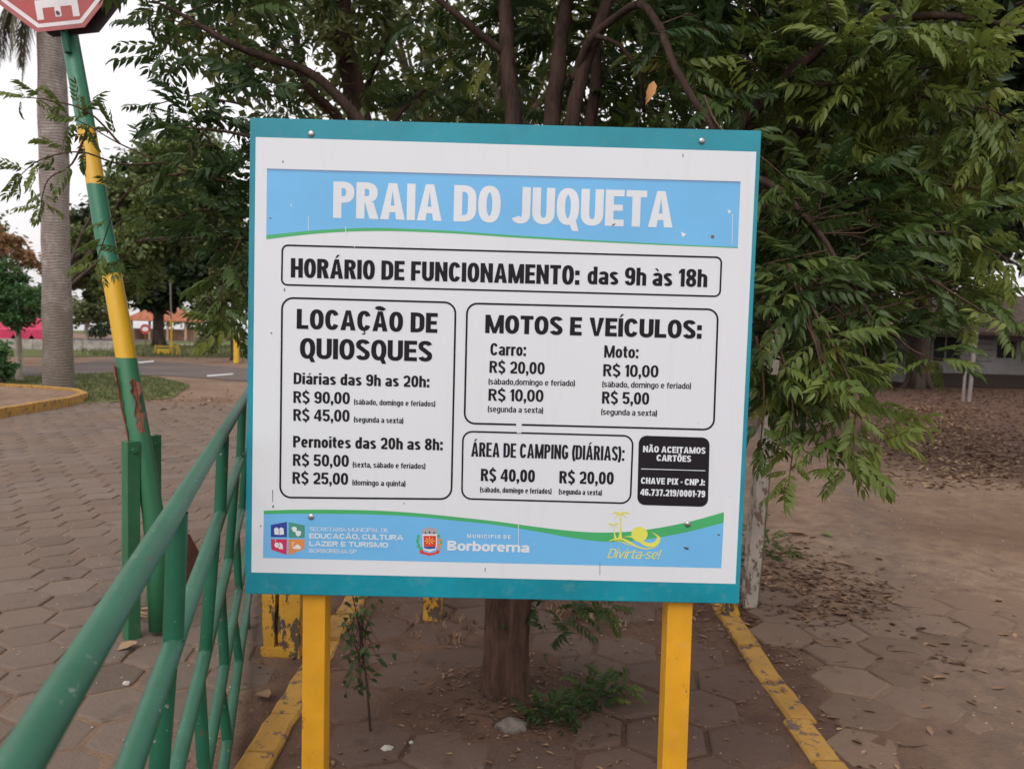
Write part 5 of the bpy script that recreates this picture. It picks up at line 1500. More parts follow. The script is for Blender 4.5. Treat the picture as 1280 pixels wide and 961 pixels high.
sheet_poly('asphalt_road', [gp(-200, 462), gp(60, 458), gp(150, 447.5), gp(330, 462), gp(620, 486), gp(620, 505), gp(330, 478), gp(200, 469), gp(120, 472), gp(-200, 492)], .004, ASPH)
sheet_poly('grass_verge', [gp(-150, 480), gp(60, 470), gp(150, 466), gp(205, 474), gp(238, 482), gp(215, 498), gp(110, 505), gp(-20, 500)], .008, GRASSM.m)
sheet_poly('grass_field', [gp(60, 446), gp(160, 445), gp(330, 447), gp(620, 455), gp(620, 428), gp(300, 426), gp(-200, 432), gp(-200, 446)], .006, GRASSM.m)
sheet_poly('shore_road', [gp(-200, 431), gp(300, 426), gp(620, 427), gp(620, 421), gp(300, 420), gp(-200, 426)], .012, ASPH)
sheet_poly('shore_grass', [(-160, 104), (-15, 112), (60, 112), (60, 145.5), (-160, 145.5)], .010, GRASSM.m)
# white markings worn on the asphalt
def mark(name, pts): return sheet_poly(name, [gp(*p) for p in pts], .009, ROADW)
mark('road_marking', [(172, 452.6), (192, 450.8), (193, 452.4), (174, 454.2)])
mark('road_marking', [(258, 469.2), (291, 466.8), (292, 468.2), (260, 471)])
for k in range(7):
    x_ = 226 + k * 6.2
    sheet_poly('road_marking', [gp(x_, 431.5 - k * .12), gp(x_ + 3.4, 431.4 - k * .12), gp(x_ + 3.4, 430.6 - k * .12), gp(x_, 430.7 - k * .12)], .02, ROADW)
# kerbed bed: low ring of yellow kerb stones with earth inside
bed = structure_root('planting_bed')
edge = [Vector((-9.3, 7.2, 0)), Vector((-8.75, 9.6, 0)), Vector((-8.35, 12.5, 0)), Vector((-8.4, 14.8, 0)), Vector((-8.7, 16.0, 0)), Vector((-9.4, 16.9, 0)), Vector((-10.6, 17.5, 0)), Vector((-13, 17.9, 0)), Vector((-17, 18.1, 0))]
mb = MB(); mb.add([(p.x, p.y, .11) for p in edge] + [(-17, 7.2, .11)], [tuple(range(len(edge) + 1))]); mb.build('bed_soil', SOIL, bed)
for a, b_ in zip(edge, edge[1:]):
    L = (b_ - a).length; nseg = max(1, int(L / .8))
    for k in range(nseg):
        p, q = a.lerp(b_, k / nseg), a.lerp(b_, (k + 1) / nseg); d = (q - p)
        mb = MB(); mb.box((0, 0, .07), (d.length - .012, .12, .20 + random.uniform(-.008, .008)), bevel=.015)
        o = mb.build('kerb_stone', YCURB, bed, loc=(p + q) / 2); o.rotation_euler.z = math.atan2(d.y, d.x)
# grass blades, countless
def tufts(name, pts, n, h, mat, per=7, label=None):
    xs = [p[0] for p in pts]; ys = [p[1] for p in pts]
    def inside(x, y):
        c = False
        for i in range(len(pts)):
            (x1, y1), (x2, y2) = pts[i], pts[i - 1]
            if (y1 > y) != (y2 > y) and x < (x2 - x1) * (y - y1) / (y2 - y1) + x1: c = not c
        return c
    V, T, Tt = [], [], []
    k = 0
    while k < n:
        x, y = random.uniform(min(xs), max(xs)), random.uniform(min(ys), max(ys))
        if not inside(x, y): k += .2; continue
        k += 1; tt = random.random()
        for j in range(per):
            a = random.uniform(0, 6.28); l = h * random.uniform(.5, 1.2); w = h * .10
            bx, by = x + random.gauss(0, h * .35), y + random.gauss(0, h * .35)
            n0 = len(V)
            V += [(bx - w * math.sin(a), by + w * math.cos(a), 0), (bx + w * math.sin(a), by - w * math.cos(a), 0), (bx + math.cos(a) * l * .5, by + math.sin(a) * l * .5, l * .8)]
            T.append((n0, n0 + 1, n0 + 2)); Tt += [tt] * 3
    o = np_mesh(name, np.array(V), np.array(T), mat, np.array(Tt)); tag(o, label or 'short worn grass on the verge between the palm and the asphalt', 'grass', kind='stuff')
GBL = leaf_mat('grass_blades', [(0, G3(.06, .08, .025)), (.6, G3(.13, .15, .045)), (1, G3(.25, .21, .10))], .3)
tufts('grass', [gp(-60, 478), gp(60, 470), gp(150, 466), gp(205, 474), gp(238, 482), gp(215, 496), gp(110, 503), gp(-20, 498)], 2600, .11, GBL)
tufts('grass', [gp(100, 445), gp(330, 447), gp(330, 433), gp(100, 434)], 1800, .25, GBL, 5, 'rough grass on the far side of the asphalt road')

# royal palm
pb_ = gd(73.5, 487)
palm = thing('royal_palm', 'tall ringed grey palm trunk behind the leaning stop sign pole', 'palm', (pb_.x, pb_.y, 0))
zz = np.linspace(0, 9.6, 34); pts = []; rr_ = []
for z_ in zz:
    t_ = z_ / 9.6
    pts.append(Vector((.0 - .10 * t_, 0, z_ - .05))); rr_.append(.335 - .025 * min(1, z_ / 1.2) + .012 * math.sin(z_ * 1.3) + .008 * math.sin(z_ * 4.1) - .01 * t_)
PB = Mat('palm_bark', .9, .1)
x, y, z = PB.sep('object')
wv = PB.math('ADD', PB.math('MULTIPLY', z, 98.0), PB.math('MULTIPLY', PB.noise(1.6, 5), 26.0))
rg = PB.math('SINE', wv)
c = PB.ramp(PB.noise(5, 6, .7, vscale=(1, 1, .5)), [(.3, G3(.15, .125, .11)), (.58, G3(.29, .25, .23)), (.72, G3(.44, .41, .39))])
c = PB.mix(PB.ramp(rg, [(.35, 0.0), (.95, .6)]), c, G3(.13, .10, .085))
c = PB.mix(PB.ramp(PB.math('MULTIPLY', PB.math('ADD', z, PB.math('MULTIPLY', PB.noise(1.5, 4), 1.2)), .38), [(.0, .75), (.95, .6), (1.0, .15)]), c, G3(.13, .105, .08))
PB.color(c); PB.bump(PB.math('ADD', PB.math('MULTIPLY', rg, .6), PB.noise(12, 5)), .5, .012)
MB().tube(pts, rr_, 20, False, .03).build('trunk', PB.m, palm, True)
MB().tube([Vector((-.10, 0, 9.5)), Vector((-.10, 0, 10.2)), Vector((-.1, 0, 11.0))], [.26, .22, .12], 14).build('crownshaft', flat('palm_crownshaft', G3(.12, .20, .07)), palm, True)
def palm_frond(mb_r, p0, az, el, L, sag, seed):
    r_ = random.Random(seed); pts = []; p = Vector(p0); e = el
    for i in range(13):
        pts.append(p.copy()); e -= sag / 12 * (0.4 + i / 10)
        e = max(e, -1.5)
        p = p + Vector((math.cos(az) * math.cos(e), math.sin(az) * math.cos(e), math.sin(e))) * L / 12
    mb_r.tube(pts, [.035 * (1 - i / 14) for i in range(13)], 5, False)
    V, T = [], []
    for i in range(12):
        for j in range(5):
            q = pts[i].lerp(pts[i + 1], j / 5); d = (pts[i + 1] - pts[i]).normalized()
            s_ = Vector((-math.sin(az), math.cos(az), 0))
            for sg in (-1, 1):
                l_ = .62 * math.sin(math.pi * (.12 + .82 * (i + j / 5) / 12)) * r_.uniform(.8, 1.1)
                dd = (s_ * sg * r_.uniform(.5, 1.0) + d * .5 + Vector((0, 0, -r_.uniform(.4, 1.5)))).normalized()
                w_ = d * .022; n0 = len(V)
                mid = q + dd * l_ * .5
                V += [tuple(q - w_), tuple(q + w_), tuple(mid + w_ * 1.0), tuple(mid - w_ * 1.0), tuple(q + dd * l_ + Vector((0, 0, -l_ * .2)))]
                T += [(n0, n0 + 1, n0 + 2), (n0, n0 + 2, n0 + 3), (n0 + 3, n0 + 2, n0 + 4)]
    return V, T
for k in range(21):
    az = k * 2.4; el = 1.1 - (k / 15) * 1.2
    dry = k >= 11
    az2 = {11: R(196), 12: R(172), 13: R(350), 14: R(214), 15: R(185), 16: R(160), 17: R(228), 18: R(20), 19: R(203), 20: R(178)}.get(k, az)
    m_ = MB(); V, T = palm_frond(m_, (-.1 + .12 * math.cos(az2), .12 * math.sin(az2), 10.6 if not dry else 9.75), az2, el if not dry else -.75 - .10 * ((k - 10) % 5), 3.1 if not dry else (2.5 + .12 * (k % 4) if k not in (13, 18) else 1.7), 1.9 if not dry else 1.0, k)
    fr = m_.build('frond', PALMLEAF if dry else FERNLEAF, palm, True)
    np_mesh('leaflets', np.array(V), np.array(T), PALMLEAF if dry else FERNLEAF, np.full(len(V), .5 if dry else .35), fr)
# litter of vines at the palm (none)

# trees on the left
def tb_(px, py): p = gd(px, py); return (p.x, p.y)
tree('young_tree', 'small feathery tree with a pale thin trunk left of the palm', tb_(24, 477), .095, 1.55,
     [blob(22, 372, 20.5, .75, .75, .50), blob(-22, 380, 20.5, .7, .7, .45), blob(58, 382, 20.2, .45, .5, .35), blob(5, 345, 20.7, .6, .6, .35), blob(-60, 360, 21, .8), blob(20, 400, 20, .35, .4, .2)],
     11000, .17, FERNLEAF, BARKP, 21, sub=30, subr=.28, elong=3.6, hang=.25)
tree('flame_tree', 'thin crowned tree with rusty orange leaves rising above the feathery tree', tb_(-20, 468), .13, 2.6,
     [blob(8, 322, 24, .8, .8, .35), blob(-30, 300, 24, .9, .8, .5), blob(36, 330, 24, .5, .5, .25), blob(10, 300, 24, .5, .5, .3)],
     2300, .17, ORANGELEAF, BARKD, 22, sub=22, subr=.26, elong=1.8)
tree('leafy_tree', 'bright green tree top cut by the left edge of the photo', tb_(-60, 462), .18, 3.0,
     [blob(-14, 295, 27, .7, .7, .7), blob(-50, 300, 27, 1.3), blob(-60, 260, 27, 1.0)], 5000, .20, MIDLEAF, BARKD, 23)
tree('shade_tree', 'big round shade tree with a dark forked trunk beyond the yellow barrier', tb_(198, 433), .46, 2.6,
     [blob(198, 350, 55, 3.2, 3, 1.5), blob(140, 345, 54, 2.6, 2.4, 1.8), blob(255, 345, 54, 2.4, 2.4, 1.7), blob(170, 290, 54, 3.0), blob(235, 290, 54, 3.0), blob(205, 235, 54, 3.0), blob(130, 300, 54, 2.4), blob(280, 310, 54, 2.2), blob(195, 372, 56, 2.0, 2, .8)],
     26000, .50, DARKLEAF, BARKD, 24, sub=40, subr=.25, hang=.2, elong=1.6)
tree('leafy_tree', 'fresh green broad tree filling the gap between the palm and the board', tb_(73, 447), .22, 2.9,
     [blob(125, 300, 36, 1.25), blob(165, 250, 36, 1.5), blob(120, 350, 36, 1.1, 1, .9), blob(160, 320, 35, 1.5), blob(215, 270, 35, 1.7), blob(265, 240, 35, 1.6), blob(240, 200, 36, 1.5), blob(195, 205, 36, 1.2), blob(285, 300, 35, 1.1), blob(105, 320, 36, .8), blob(150, 365, 36, 1.0, 1, .5)],
     26000, .27, MIDLEAF, BARKD, 25, sub=34, subr=.24, hang=.3, elong=1.9)
tree('young_tree', 'thin leaning tree with yellowish and orange leaves beside the far yellow post', tb_(291, 450), .13, 2.2,
     [blob(285, 375, 34, 1.0, 1, .6), blob(300, 350, 34, 1.1), blob(262, 380, 34, .7, .7, .5), blob(275, 410, 34.5, .7, .6, .45), blob(262, 428, 34.5, .5, .5, .4)], 3600, .22, MIXLEAF, BARKD, 26)
tree('shore_tree', 'small round tree standing far off by the lake', tb_(236, 421), .25, 1.9,
     [blob(236, 396, 90, 3.0, 3, 1.1), blob(262, 392, 92, 3.0, 3, 1.2), blob(215, 393, 92, 2.4, 2, 1.2)], 2500, .5, MIDLEAF, BARKD, 27)
tree('shore_tree', 'small pale forked tree on the lake shore right of the palm', tb_(108, 425), .20, 1.4,
     [blob(104, 388, 70, 2.2, 2, 1.2), blob(122, 386, 70, 1.8, 2, 1.0), blob(135, 392, 72, 1.5, 2, 1.2)], 2200, .4, MIXLEAF, BARKP, 28)
def bush(name, label, base, blobs, n, size, mat, seed, cat='bush'):
    t = thing(name, label, cat, (base[0], base[1], 0))
    V, T, Tt = clumps([((b[0] - base[0], b[1] - base[1], b[2]), b[3:]) for b in blobs], n, size, np.random.default_rng(seed), sub=16)
    np_mesh('foliage', V, T, mat, Tt, t)
    mb = MB()
    for k in range(5):
        mb.tube([Vector((0, 0, -.05)), Vector((random.uniform(-.3, .3) * blobs[0][3], 0, blobs[0][2] * .6)), Vector((random.uniform(-.8, .8) * blobs[0][3], 0, blobs[0][2]))], [.04, .03, .01], 5)
    mb.build('stems', BARKD, t); return t
bush('bush', 'dark low hedge block on the lake shore behind the pale forked tree', tb_(126, 424), [blob(120, 413, 75, .8, .8, .55), blob(132, 412, 75, .8, .8, .6)], 900, .3, DARKLEAF, 31)
bush('bush', 'long low green bush on the far shore left of the thin leaning tree', tb_(268, 420), [blob(258, 413, 95, 1.8, 1, .8), blob(275, 412, 95, 2.0, 1, .9), blob(288, 412, 95, 1.8, 1, .8)], 1500, .4, MIDLEAF, 32)
bush('bush', 'dark shrub between the small feathery tree and the frame edge', tb_(2, 480), [blob(0, 455, 19.5, .45, .4, .5), blob(-30, 450, 19.5, .6, .4, .6)], 1600, .14, FERNLEAF, 33)

# magenta tent and low wall
PINK = Mat('magenta_canvas', .7, .2); PINK.color(PINK.ramp(PINK.noise(.8, 4), [(.3, G3(.42, .035, .085)), (.7, G3(.55, .055, .13))])); PINK = PINK.m
tent = thing('party_tent', 'magenta canvas marquee roof behind the low wall at the left edge', 'tent', (at(10, 430, 50).x, 50, 0))
TO = tent.location.copy()
def wv_(px, py, Y): return at(px, py, Y) - TO
mb = MB()
cr = [wv_(-120, 412, 48), wv_(62, 412, 48), wv_(66, 411, 53), wv_(-120, 411, 53)]
rg_ = [wv_(-100, 382, 50.5), wv_(40, 382, 50.5)]
mb.add(cr + rg_, [(0, 1, 5, 4), (2, 3, 4, 5), (1, 2, 5), (3, 0, 4)]); mb.build('roof', PINK, tent)
sc_pts = []
mb = MB(); N_ = 8
for k in range(N_):
    a, b_ = wv_(-118 + k * 22.5, 412, 47.97), wv_(-118 + (k + 1) * 22.5 - .6, 412, 47.97)
    for j in range(6):
        t0_, t1_ = j / 6, (j + 1) / 6
        d0, d1 = .32 + .5 * abs(2 * t0_ - 1) ** 2 * 0 + .45 * math.sin(math.pi * t0_), .32 + .45 * math.sin(math.pi * t1_)
        p, q = a.lerp(b_, t0_), a.lerp(b_, t1_)
        mb.add([p, q, q - Vector((0, 0, d1)), p - Vector((0, 0, d0))], [(0, 1, 2, 3)])
mb.build('valance', PINK, tent)
for px in (-118, -60, 0, 60):
    p = wv_(px, 412, 48.05); MB().tube([Vector((p.x, p.y, 0)), p], .045, 8).build('pole', METALPOLE, tent)
mb = MB(); p, q = wv_(-118, 416, 50), wv_(60, 416, 50)
for k in range(5):
    c_ = p.lerp(q, (k + .5) / 5); mb.box((c_.x, c_.y, .42), (1.5, .7, .8), bevel=.05)
mb.build('stall_counter', flat('dark_counter', G3(.05, .045, .05)), tent)
wl_ = thing('low_wall', 'low grey concrete wall running in front of the magenta tent', 'wall', (-24, 45, 0))
mb = MB(); a, b_ = at(-120, 430, 43), at(166, 430, 44.5)
for k in range(9):
    p, q = a.lerp(b_, k / 9), a.lerp(b_, (k + 1) / 9); c_ = (p + q) / 2 - wl_.location
    o = MB().box((0, 0, 0), ((q - p).length - .02, .16, .56), bevel=.01).build('wall_block', CONC, wl_, loc=(c_.x, c_.y, .28)); o.rotation_euler.z = math.atan2(q.y - p.y, q.x - p.x)
# kiosk with tiled roof
RTILE = bark('clay_tile_roof', G3(.20, .070, .04), G3(.34, .13, .075), 3, (1, 1, 1), .02)
BRK = bark('pale_brick_wall', G3(.34, .20, .13), G3(.50, .34, .24), 2, (1, 1, 1), .01)
kc = at(205, 420, 80); kio = thing('kiosk', 'far lakeside kiosk with an orange tiled hip roof behind the shade tree', 'kiosk', (kc.x, kc.y, 0))
mb = MB(); mb.add([(-3.4, -1.8, 1.95), (3.4, -1.8, 1.95), (3.4, 1.8, 1.95), (-3.4, 1.8, 1.95), (-1.3, 0, 3.3), (1.3, 0, 3.3), (-3.4, -1.8, 1.85), (3.4, -1.8, 1.85), (3.4, 1.8, 1.85), (-3.4, 1.8, 1.85)],
    [(0, 1, 5, 4), (1, 2, 5), (2, 3, 4, 5), (3, 0, 4), (6, 7, 1, 0), (7, 8, 2, 1), (8, 9, 3, 2), (9, 6, 0, 3), (6, 9, 8, 7)]); mb.build('roof', RTILE, kio)
mb = MB(); mb.box((0, .9, .55), (5.4, .16, 1.1)); mb.box((-2.6, 0, .55), (.16, 1.9, 1.1)); mb.build('parapet_wall', BRK, kio)
for x_ in (-2.7, -.9, .9, 2.7): MB().box((x_, -1.2, .93), (.18, .18, 1.86)).build('pillar', BRK, kio)
# yellow barrier and its pole
YFAR = flat('yellow_barrier_paint', G3(.62, .38, .03), .6, .3, .15)
p0 = gd(212, 444)
bar = thing('road_barrier', 'low yellow pipe barrier with a board at the foot of the far pole', 'barrier', (p0.x, p0.y, 0))
u_ = .0425
def bx(px, py): v = at(px, py, p0.y) - Vector((p0.x, p0.y, 0)); return v
for a, b_, r_ in (((194, 444), (194.5, 431), .035), ((221, 442), (222, 430), .035), ((225, 442), (222.5, 431), .03)):
    v = bx(*a); v.z = 0; MB().tube([v, bx(*b_)], r_, 8).build('leg', YFAR, bar)
MB().tube([bx(194, 433), bx(222, 433)], .025, 8).build('rail', YFAR, bar)
v1, v2 = bx(196, 440), bx(212, 440)
MB().box(((v1.x + v2.x) / 2, .02, .18), (v2.x - v1.x, .05, .26), bevel=.01).build('board', YFAR, bar)
pl = thing('barrier_pole', 'thin tall pole, yellow below and grey above, beside the far yellow barrier', 'pole', (p0.x + .06, p0.y + .1, 0))
MB().tube([Vector((0, 0, 0)), Vector((-.02, 0, 1.9))], .055, 10).build('lower_pole', YFAR, pl)
MB().tube([Vector((-.02, 0, 1.88)), Vector((-.06, 0, 3.75))], .04, 10).build('upper_pole', METALPOLE, pl)
yp = gd(295.5, 454); t = thing('yellow_bollard', 'square yellow post at the far edge of the asphalt road', 'post', (yp.x, yp.y, 0))
MB().box((0, 0, .58), (.2, .2, 1.16), bevel=.02).build('shaft', YFAR, t)
MB().box((0, 0, 1.18), (.23, .23, .05), bevel=.01).build('cap', YFAR, t)
sp_ = gd(182, 436); t = thing('round_road_sign', 'small far red bordered road sign on a short reddish post', 'sign', (sp_.x, sp_.y, 0))
MB().tube([Vector((0, 0, 0)), Vector((0, 0, 1.35))], .035, 8).build('post', RUST, t)
hh = 1.25
mb = MB(); mb.add([(.33 * math.cos(R(22.5 + 45 * k)), y_, hh + .33 * math.sin(R(22.5 + 45 * k))) for y_ in (-.06, -.04) for k in range(8)], [tuple(range(8)), tuple(range(15, 7, -1))] + [(k, (k + 1) % 8, 8 + (k + 1) % 8, 8 + k) for k in range(8)]); mb.build('plate', REDS, t)
mb = MB(); mb.add([(.20 * math.cos(R(30 * k)), -.062, hh + .14 * math.sin(R(30 * k))) for k in range(12)], [tuple(range(12))]); mb.build('face', SWHITE, t)
for px, lb in ((226, 'yellow slatted bench far off on the lake shore'), (243, 'second pale yellow bench right of the first on the lake shore')):
    q = gd(px, 420.5); t = thing('park_bench', lb, 'bench', (q.x, q.y, 0))
    MB().box((0, 0, .45), (1.5, .4, .06)).build('seat', YFAR, t); MB().box((0, .2, .75), (1.5, .05, .35)).build('backrest', YFAR, t)
    for x_ in (-.65, .65): MB().box((x_, .0, .21), (.08, .38, .42)).build('leg', YFAR, t)

# ------------------------------------------------------------------ RIGHT: shaded buildings and pole
WALLW = Mat('shaded_white_wall', .9, .1); WALLW.color(WALLW.ramp(WALLW.noise(.7, 6, .6), [(.3, G3(.15, .14, .135)), (.65, G3(.26, .25, .245))])); WALLW = WALLW.m  # white wall, its colour darkened to carry the shade under the trees
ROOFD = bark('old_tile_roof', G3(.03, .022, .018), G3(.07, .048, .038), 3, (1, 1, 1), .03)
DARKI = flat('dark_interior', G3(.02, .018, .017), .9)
YW = 31.0
xL, xR = at(1160, 480, YW).x, at(1400, 480, YW).x
ho = thing('low_house', 'long low white walled house with a dark tiled roof at the right edge', 'house', (xL, YW, 0))
top = 2.25
wn_ = [(1166, 1200, 420, 452), (1245, 1269, 425, 448), (1300, 1330, 425, 450)]
ops = [(at(a, c, YW).x - xL, at(b, c, YW).x - xL, at(a, d, YW).z, at(a, c, YW).z) for a, b, c, d in wn_]
mb = MB(); x0 = 0; Wd = xR - xL
for (a, b_, z0, z1) in ops:
    mb.box(((x0 + a) / 2, 0, top / 2), (a - x0, .2, top)); mb.box(((a + b_) / 2, 0, z0 / 2), (b_ - a, .2, z0)); mb.box(((a + b_) / 2, 0, (z1 + top) / 2), (b_ - a, .2, top - z1)); x0 = b_
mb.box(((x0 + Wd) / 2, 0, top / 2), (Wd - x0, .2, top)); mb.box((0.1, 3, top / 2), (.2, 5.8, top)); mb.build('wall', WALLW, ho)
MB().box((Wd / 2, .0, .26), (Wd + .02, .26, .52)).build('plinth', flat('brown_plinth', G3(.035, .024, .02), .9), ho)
for (a, b_, z0, z1) in ops:
    w = MB().box(((a + b_) / 2, .06, (z0 + z1) / 2), (b_ - a, .05, z1 - z0)).build('window', DARKI, ho)
    mb = MB()
    for k in (0, .5, 1): mb.box((a + (b_ - a) * k, .02, (z0 + z1) / 2), (.05, .04, z1 - z0))
    for z_ in (z0, z1): mb.box(((a + b_) / 2, .015, z_), (b_ - a + .06, .045, .05))
    mb.build('frame', flat('dull_window_frame', G3(.2, .19, .18)), w)
# painted notice, too faint to read: rows of worn dark strokes
a = at(1204, 456, YW); b_ = at(1241, 420, YW)
mb = MB()
rr_ = random.Random(9)
for row in range(5):
    z_ = b_.z - .10 - row * (b_.z - a.z) / 5.2; h_ = .13 if row == 0 else .05
    x_ = a.x - xL + (.25 if row == 0 else 0)
    while x_ < b_.x - xL - .05:
        w_ = rr_.uniform(.04, .13); mb.box((x_ + w_ / 2, -.105, z_), (w_, .006, h_ * rr_.uniform(.7, 1.1))); x_ += w_ + rr_.uniform(.02, .05)
mb.build('worn_painted_notice', flat('faded_paint_marks', G3(.10, .09, .095), .9), ho)['kind'] = 'stuff'
mb = MB()
ov = .9
mb.add([(-ov - .5, -1.6, top - .12), (Wd + 1, -1.6, top - .12), (Wd + 1, 6.6, top - .12), (-ov - .5, 6.6, top - .12), (1.6, 2.5, 3.75), (Wd + 1, 2.5, 3.75),
        (-ov - .5, -1.6, top - .24), (Wd + 1, -1.6, top - .24), (Wd + 1, 6.6, top - .24), (-ov - .5, 6.6, top - .24)],
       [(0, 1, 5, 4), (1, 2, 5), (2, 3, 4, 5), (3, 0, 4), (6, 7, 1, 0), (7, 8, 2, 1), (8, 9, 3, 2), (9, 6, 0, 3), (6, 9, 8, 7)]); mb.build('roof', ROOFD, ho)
for x_ in (-1.2, 3.2, 7.4): MB().box((x_, -1.4, 1.0), (.14, .14, 2.0)).build('porch_post', BARKD, ho)
# open shed left of it
YS = 30.0; a, b_ = at(1035, 408, YS), at(1150, 408, YS)
sh = thing('open_shed', 'low open shed with a sagging tiled roof and a blue tarpaulin on it', 'shed', ((a.x + b_.x) / 2, YS, 0))
w_ = b_.x - a.x
mb = MB(); mb.box((0, 1.5, 2.35), (w_ + .3, 3.6, .14), Matrix.Rotation(R(6), 3, 'X')); mb.build('roof', bark('brown_tiles', G3(.12, .06, .04), G3(.24, .13, .09), 5, (1, 1, 1), .02), sh)
for x_ in (-w_ / 2, -w_ / 6, w_ / 5, w_ / 2 - .1): MB().box((x_, .05, 1.08), (.16, .16, 2.16)).build('post', BARKD, sh)
MB().box((0, 3.2, 1.1), (w_, .15, 2.2)).build('back_wall', DARKI, sh)
MB().box((-.2, 1.2, .5), (w_ * .7, .8, .9), bevel=.04).build('counter', BARKD, sh)
tp = Vector((at(1096, 396, YS).x - (a.x + b_.x) / 2, 0.4, 2.45))
bm = bmesh.new(); bmesh.ops.create_grid(bm, x_segments=14, y_segments=9, size=1)
for v in bm.verts: v.co = Vector((v.co.x * .62, v.co.y * .55, .10 + .16 * (1 - v.co.x ** 2) * (1 - v.co.y ** 2) + random.uniform(-.03, .03)))
me = bpy.data.meshes.new('tarpaulin'); bm.to_mesh(me); bm.free(); me.materials.append(flat('blue_tarp', G3(.03, .12, .42), .5, .4, .25))
o = bpy.data.objects.new('tarpaulin', me); COL.objects.link(o); o.location = Vector(sh.location) + tp + Vector((0, 0, -.02))
tag(o, 'crumpled blue tarpaulin lying on the shed roof', 'tarpaulin')
pp_ = gd(1211, 503); t = thing('metal_pole', 'bare grey metal pole standing in the leaf litter before the house', 'pole', (pp_.x, pp_.y, 0))
MB().tube([Vector((0, 0, 0)), Vector((.05, 0, 1.3)), Vector((.10, 0, 2.75))], .055, 12).build('shaft', METALPOLE, t)
MB().tube([Vector((-.14, .05, 0)), Vector((-.13, .05, .95))], .04, 10).build('stub', METALPOLE, t)
MB().tube([Vector((-.16, .05, .93)), Vector((-.05, .02, .96))], .03, 8).build('collar', METALPOLE, t)
# far wood closing the gap behind the buildings
wv_t = []
V, T, Tt = clumps([((x_, 62 + random.uniform(-4, 4), random.uniform(2.0, 3.2)), (5.5, 4, random.uniform(2.4, 3.4))) for x_ in (2, 9, 16, 23, 30)], 9000, .6, np.random.default_rng(55), sub=30)
tag(np_mesh('far_wood', V, T, DARKLEAF, Tt), 'dark far wood behind the house and shed', 'wood', kind='stuff')

# ------------------------------------------------------------------ LITTER: dry leaves, grit, twigs, stones
def dry(V, T, Tt, x, y, z, L, W_, tt, curl):
    a = random.uniform(0, 6.28); n0 = len(V)
    tilt = random.uniform(-.5, .5); lift = random.uniform(.0, .5) * L * .3
    ca, sa = math.cos(a), math.sin(a)
    for (u, v, w) in ((0, 0, 0), (.35, .5, curl), (.35, 0, -.02), (.35, -.5, curl * .7), (.75, .36, curl), (.75, 0, .02), (.75, -.36, curl), (1, 0, curl * .6)):
        X, Y = u * L, v * W_
        V.append((x + X * ca - Y * sa, y + X * sa + Y * ca, z + .002 + w * L + lift * u + abs(v) * W_ * tilt * .3))
    T += [(n0, n0 + 2, n0 + 1), (n0, n0 + 3, n0 + 2), (n0 + 1, n0 + 2, n0 + 5), (n0 + 1, n0 + 5, n0 + 4), (n0 + 2, n0 + 3, n0 + 6), (n0 + 2, n0 + 6, n0 + 5), (n0 + 4, n0 + 5, n0 + 7), (n0 + 5, n0 + 6, n0 + 7)]
    Tt += [tt] * 8
def hgt(x, y):
    xa, ya = np.array([x]), np.array([y]); return float(max(soil_h(xa, ya)[0], .004 if y < 7 and x < 1.3 or x < -.9 else -1))
def scatter(label, n, sampler, size, colour=(0, 1)):
    V, T, Tt = [], [], []
    for k in range(n):
        x, y = sampler()
        L = random.uniform(*size); dry(V, T, Tt, x, y, hgt(x, y), L, L * random.uniform(.3, .55), random.uniform(*colour), random.uniform(.02, .22))
    o = np_mesh('leaf_litter', np.array(V), np.array(T), LITTER, np.array(Tt)); tag(o, label, 'leaf litter', kind='stuff')
U = random.uniform
def near_isl():
    return U(-.85, 1.2), U(2.5, 6.5)
scatter('thin scatter of small dry leaves over the island paving', 800, near_isl, (.012, .035), (0, .8))
def trunk_foot():
    a = U(0, 6.28); r = abs(random.gauss(.25, .16)); return tb.x + math.cos(a) * r + .05, tb.y + math.sin(a) * r - .05
scatter('dry leaves gathered round the tree trunk', 420, trunk_foot, (.012, .04), (.0, .75))
def curb_r():
    y = U(2.6, 6.8); return right_curb_x(y) + abs(random.gauss(.12, .1)) + .05, y
scatter('dry leaves and crumbs along the right curb', 500, curb_r, (.010, .035), (0, .9))
def post_foot():
    return random.gauss(1.85, .38), random.gauss(5.0, .65)
scatter('dark heap of dry leaves by the whitewashed post', 1300, post_foot, (.02, .07), (0, .85))
def right_far():
    while True:
        y = U(9, 28); x = U(2, 22)
        if x > 5.2 + (y - 9.4) * .43 + random.gauss(0, .7): return x, y
scatter('brown leaf litter spread under the trees on the right', 11000, right_far, (.05, .12), (.0, .7))
def right_edge():
    y = U(8.5, 20); return 5.4 + (y - 9.4) * .50 + random.gauss(0, .6), y
scatter('pale dry leaves along the edge of the dirt lane', 3200, right_edge, (.04, .11), (.35, 1))
def lane_():
    y = U(3, 16); return U(1.5, 2 + y * .55), y
scatter('single dry leaves blown over the dirt lane', 160, lane_, (.02, .06), (.1, 1))
def road_():
    y = U(2.5, 15) ; return U(-9, -1), y
scatter('single dry leaves blown over the brick road', 260, road_, (.015, .05), (.3, 1))
def left_gutter():
    y = U(2.5, 6.5); return left_curb_x(y) - .22 + random.gauss(0, .06), y
scatter('crumbs and leaves in the gutter under the railing', 320, left_gutter, (.01, .03), (0, .8))
def road_end(): return U(-13, -5), random.gauss(16.5, 1.2)
scatter('leaves gathered at the far end of the brick road', 500, road_end, (.05, .12), (.3, 1))
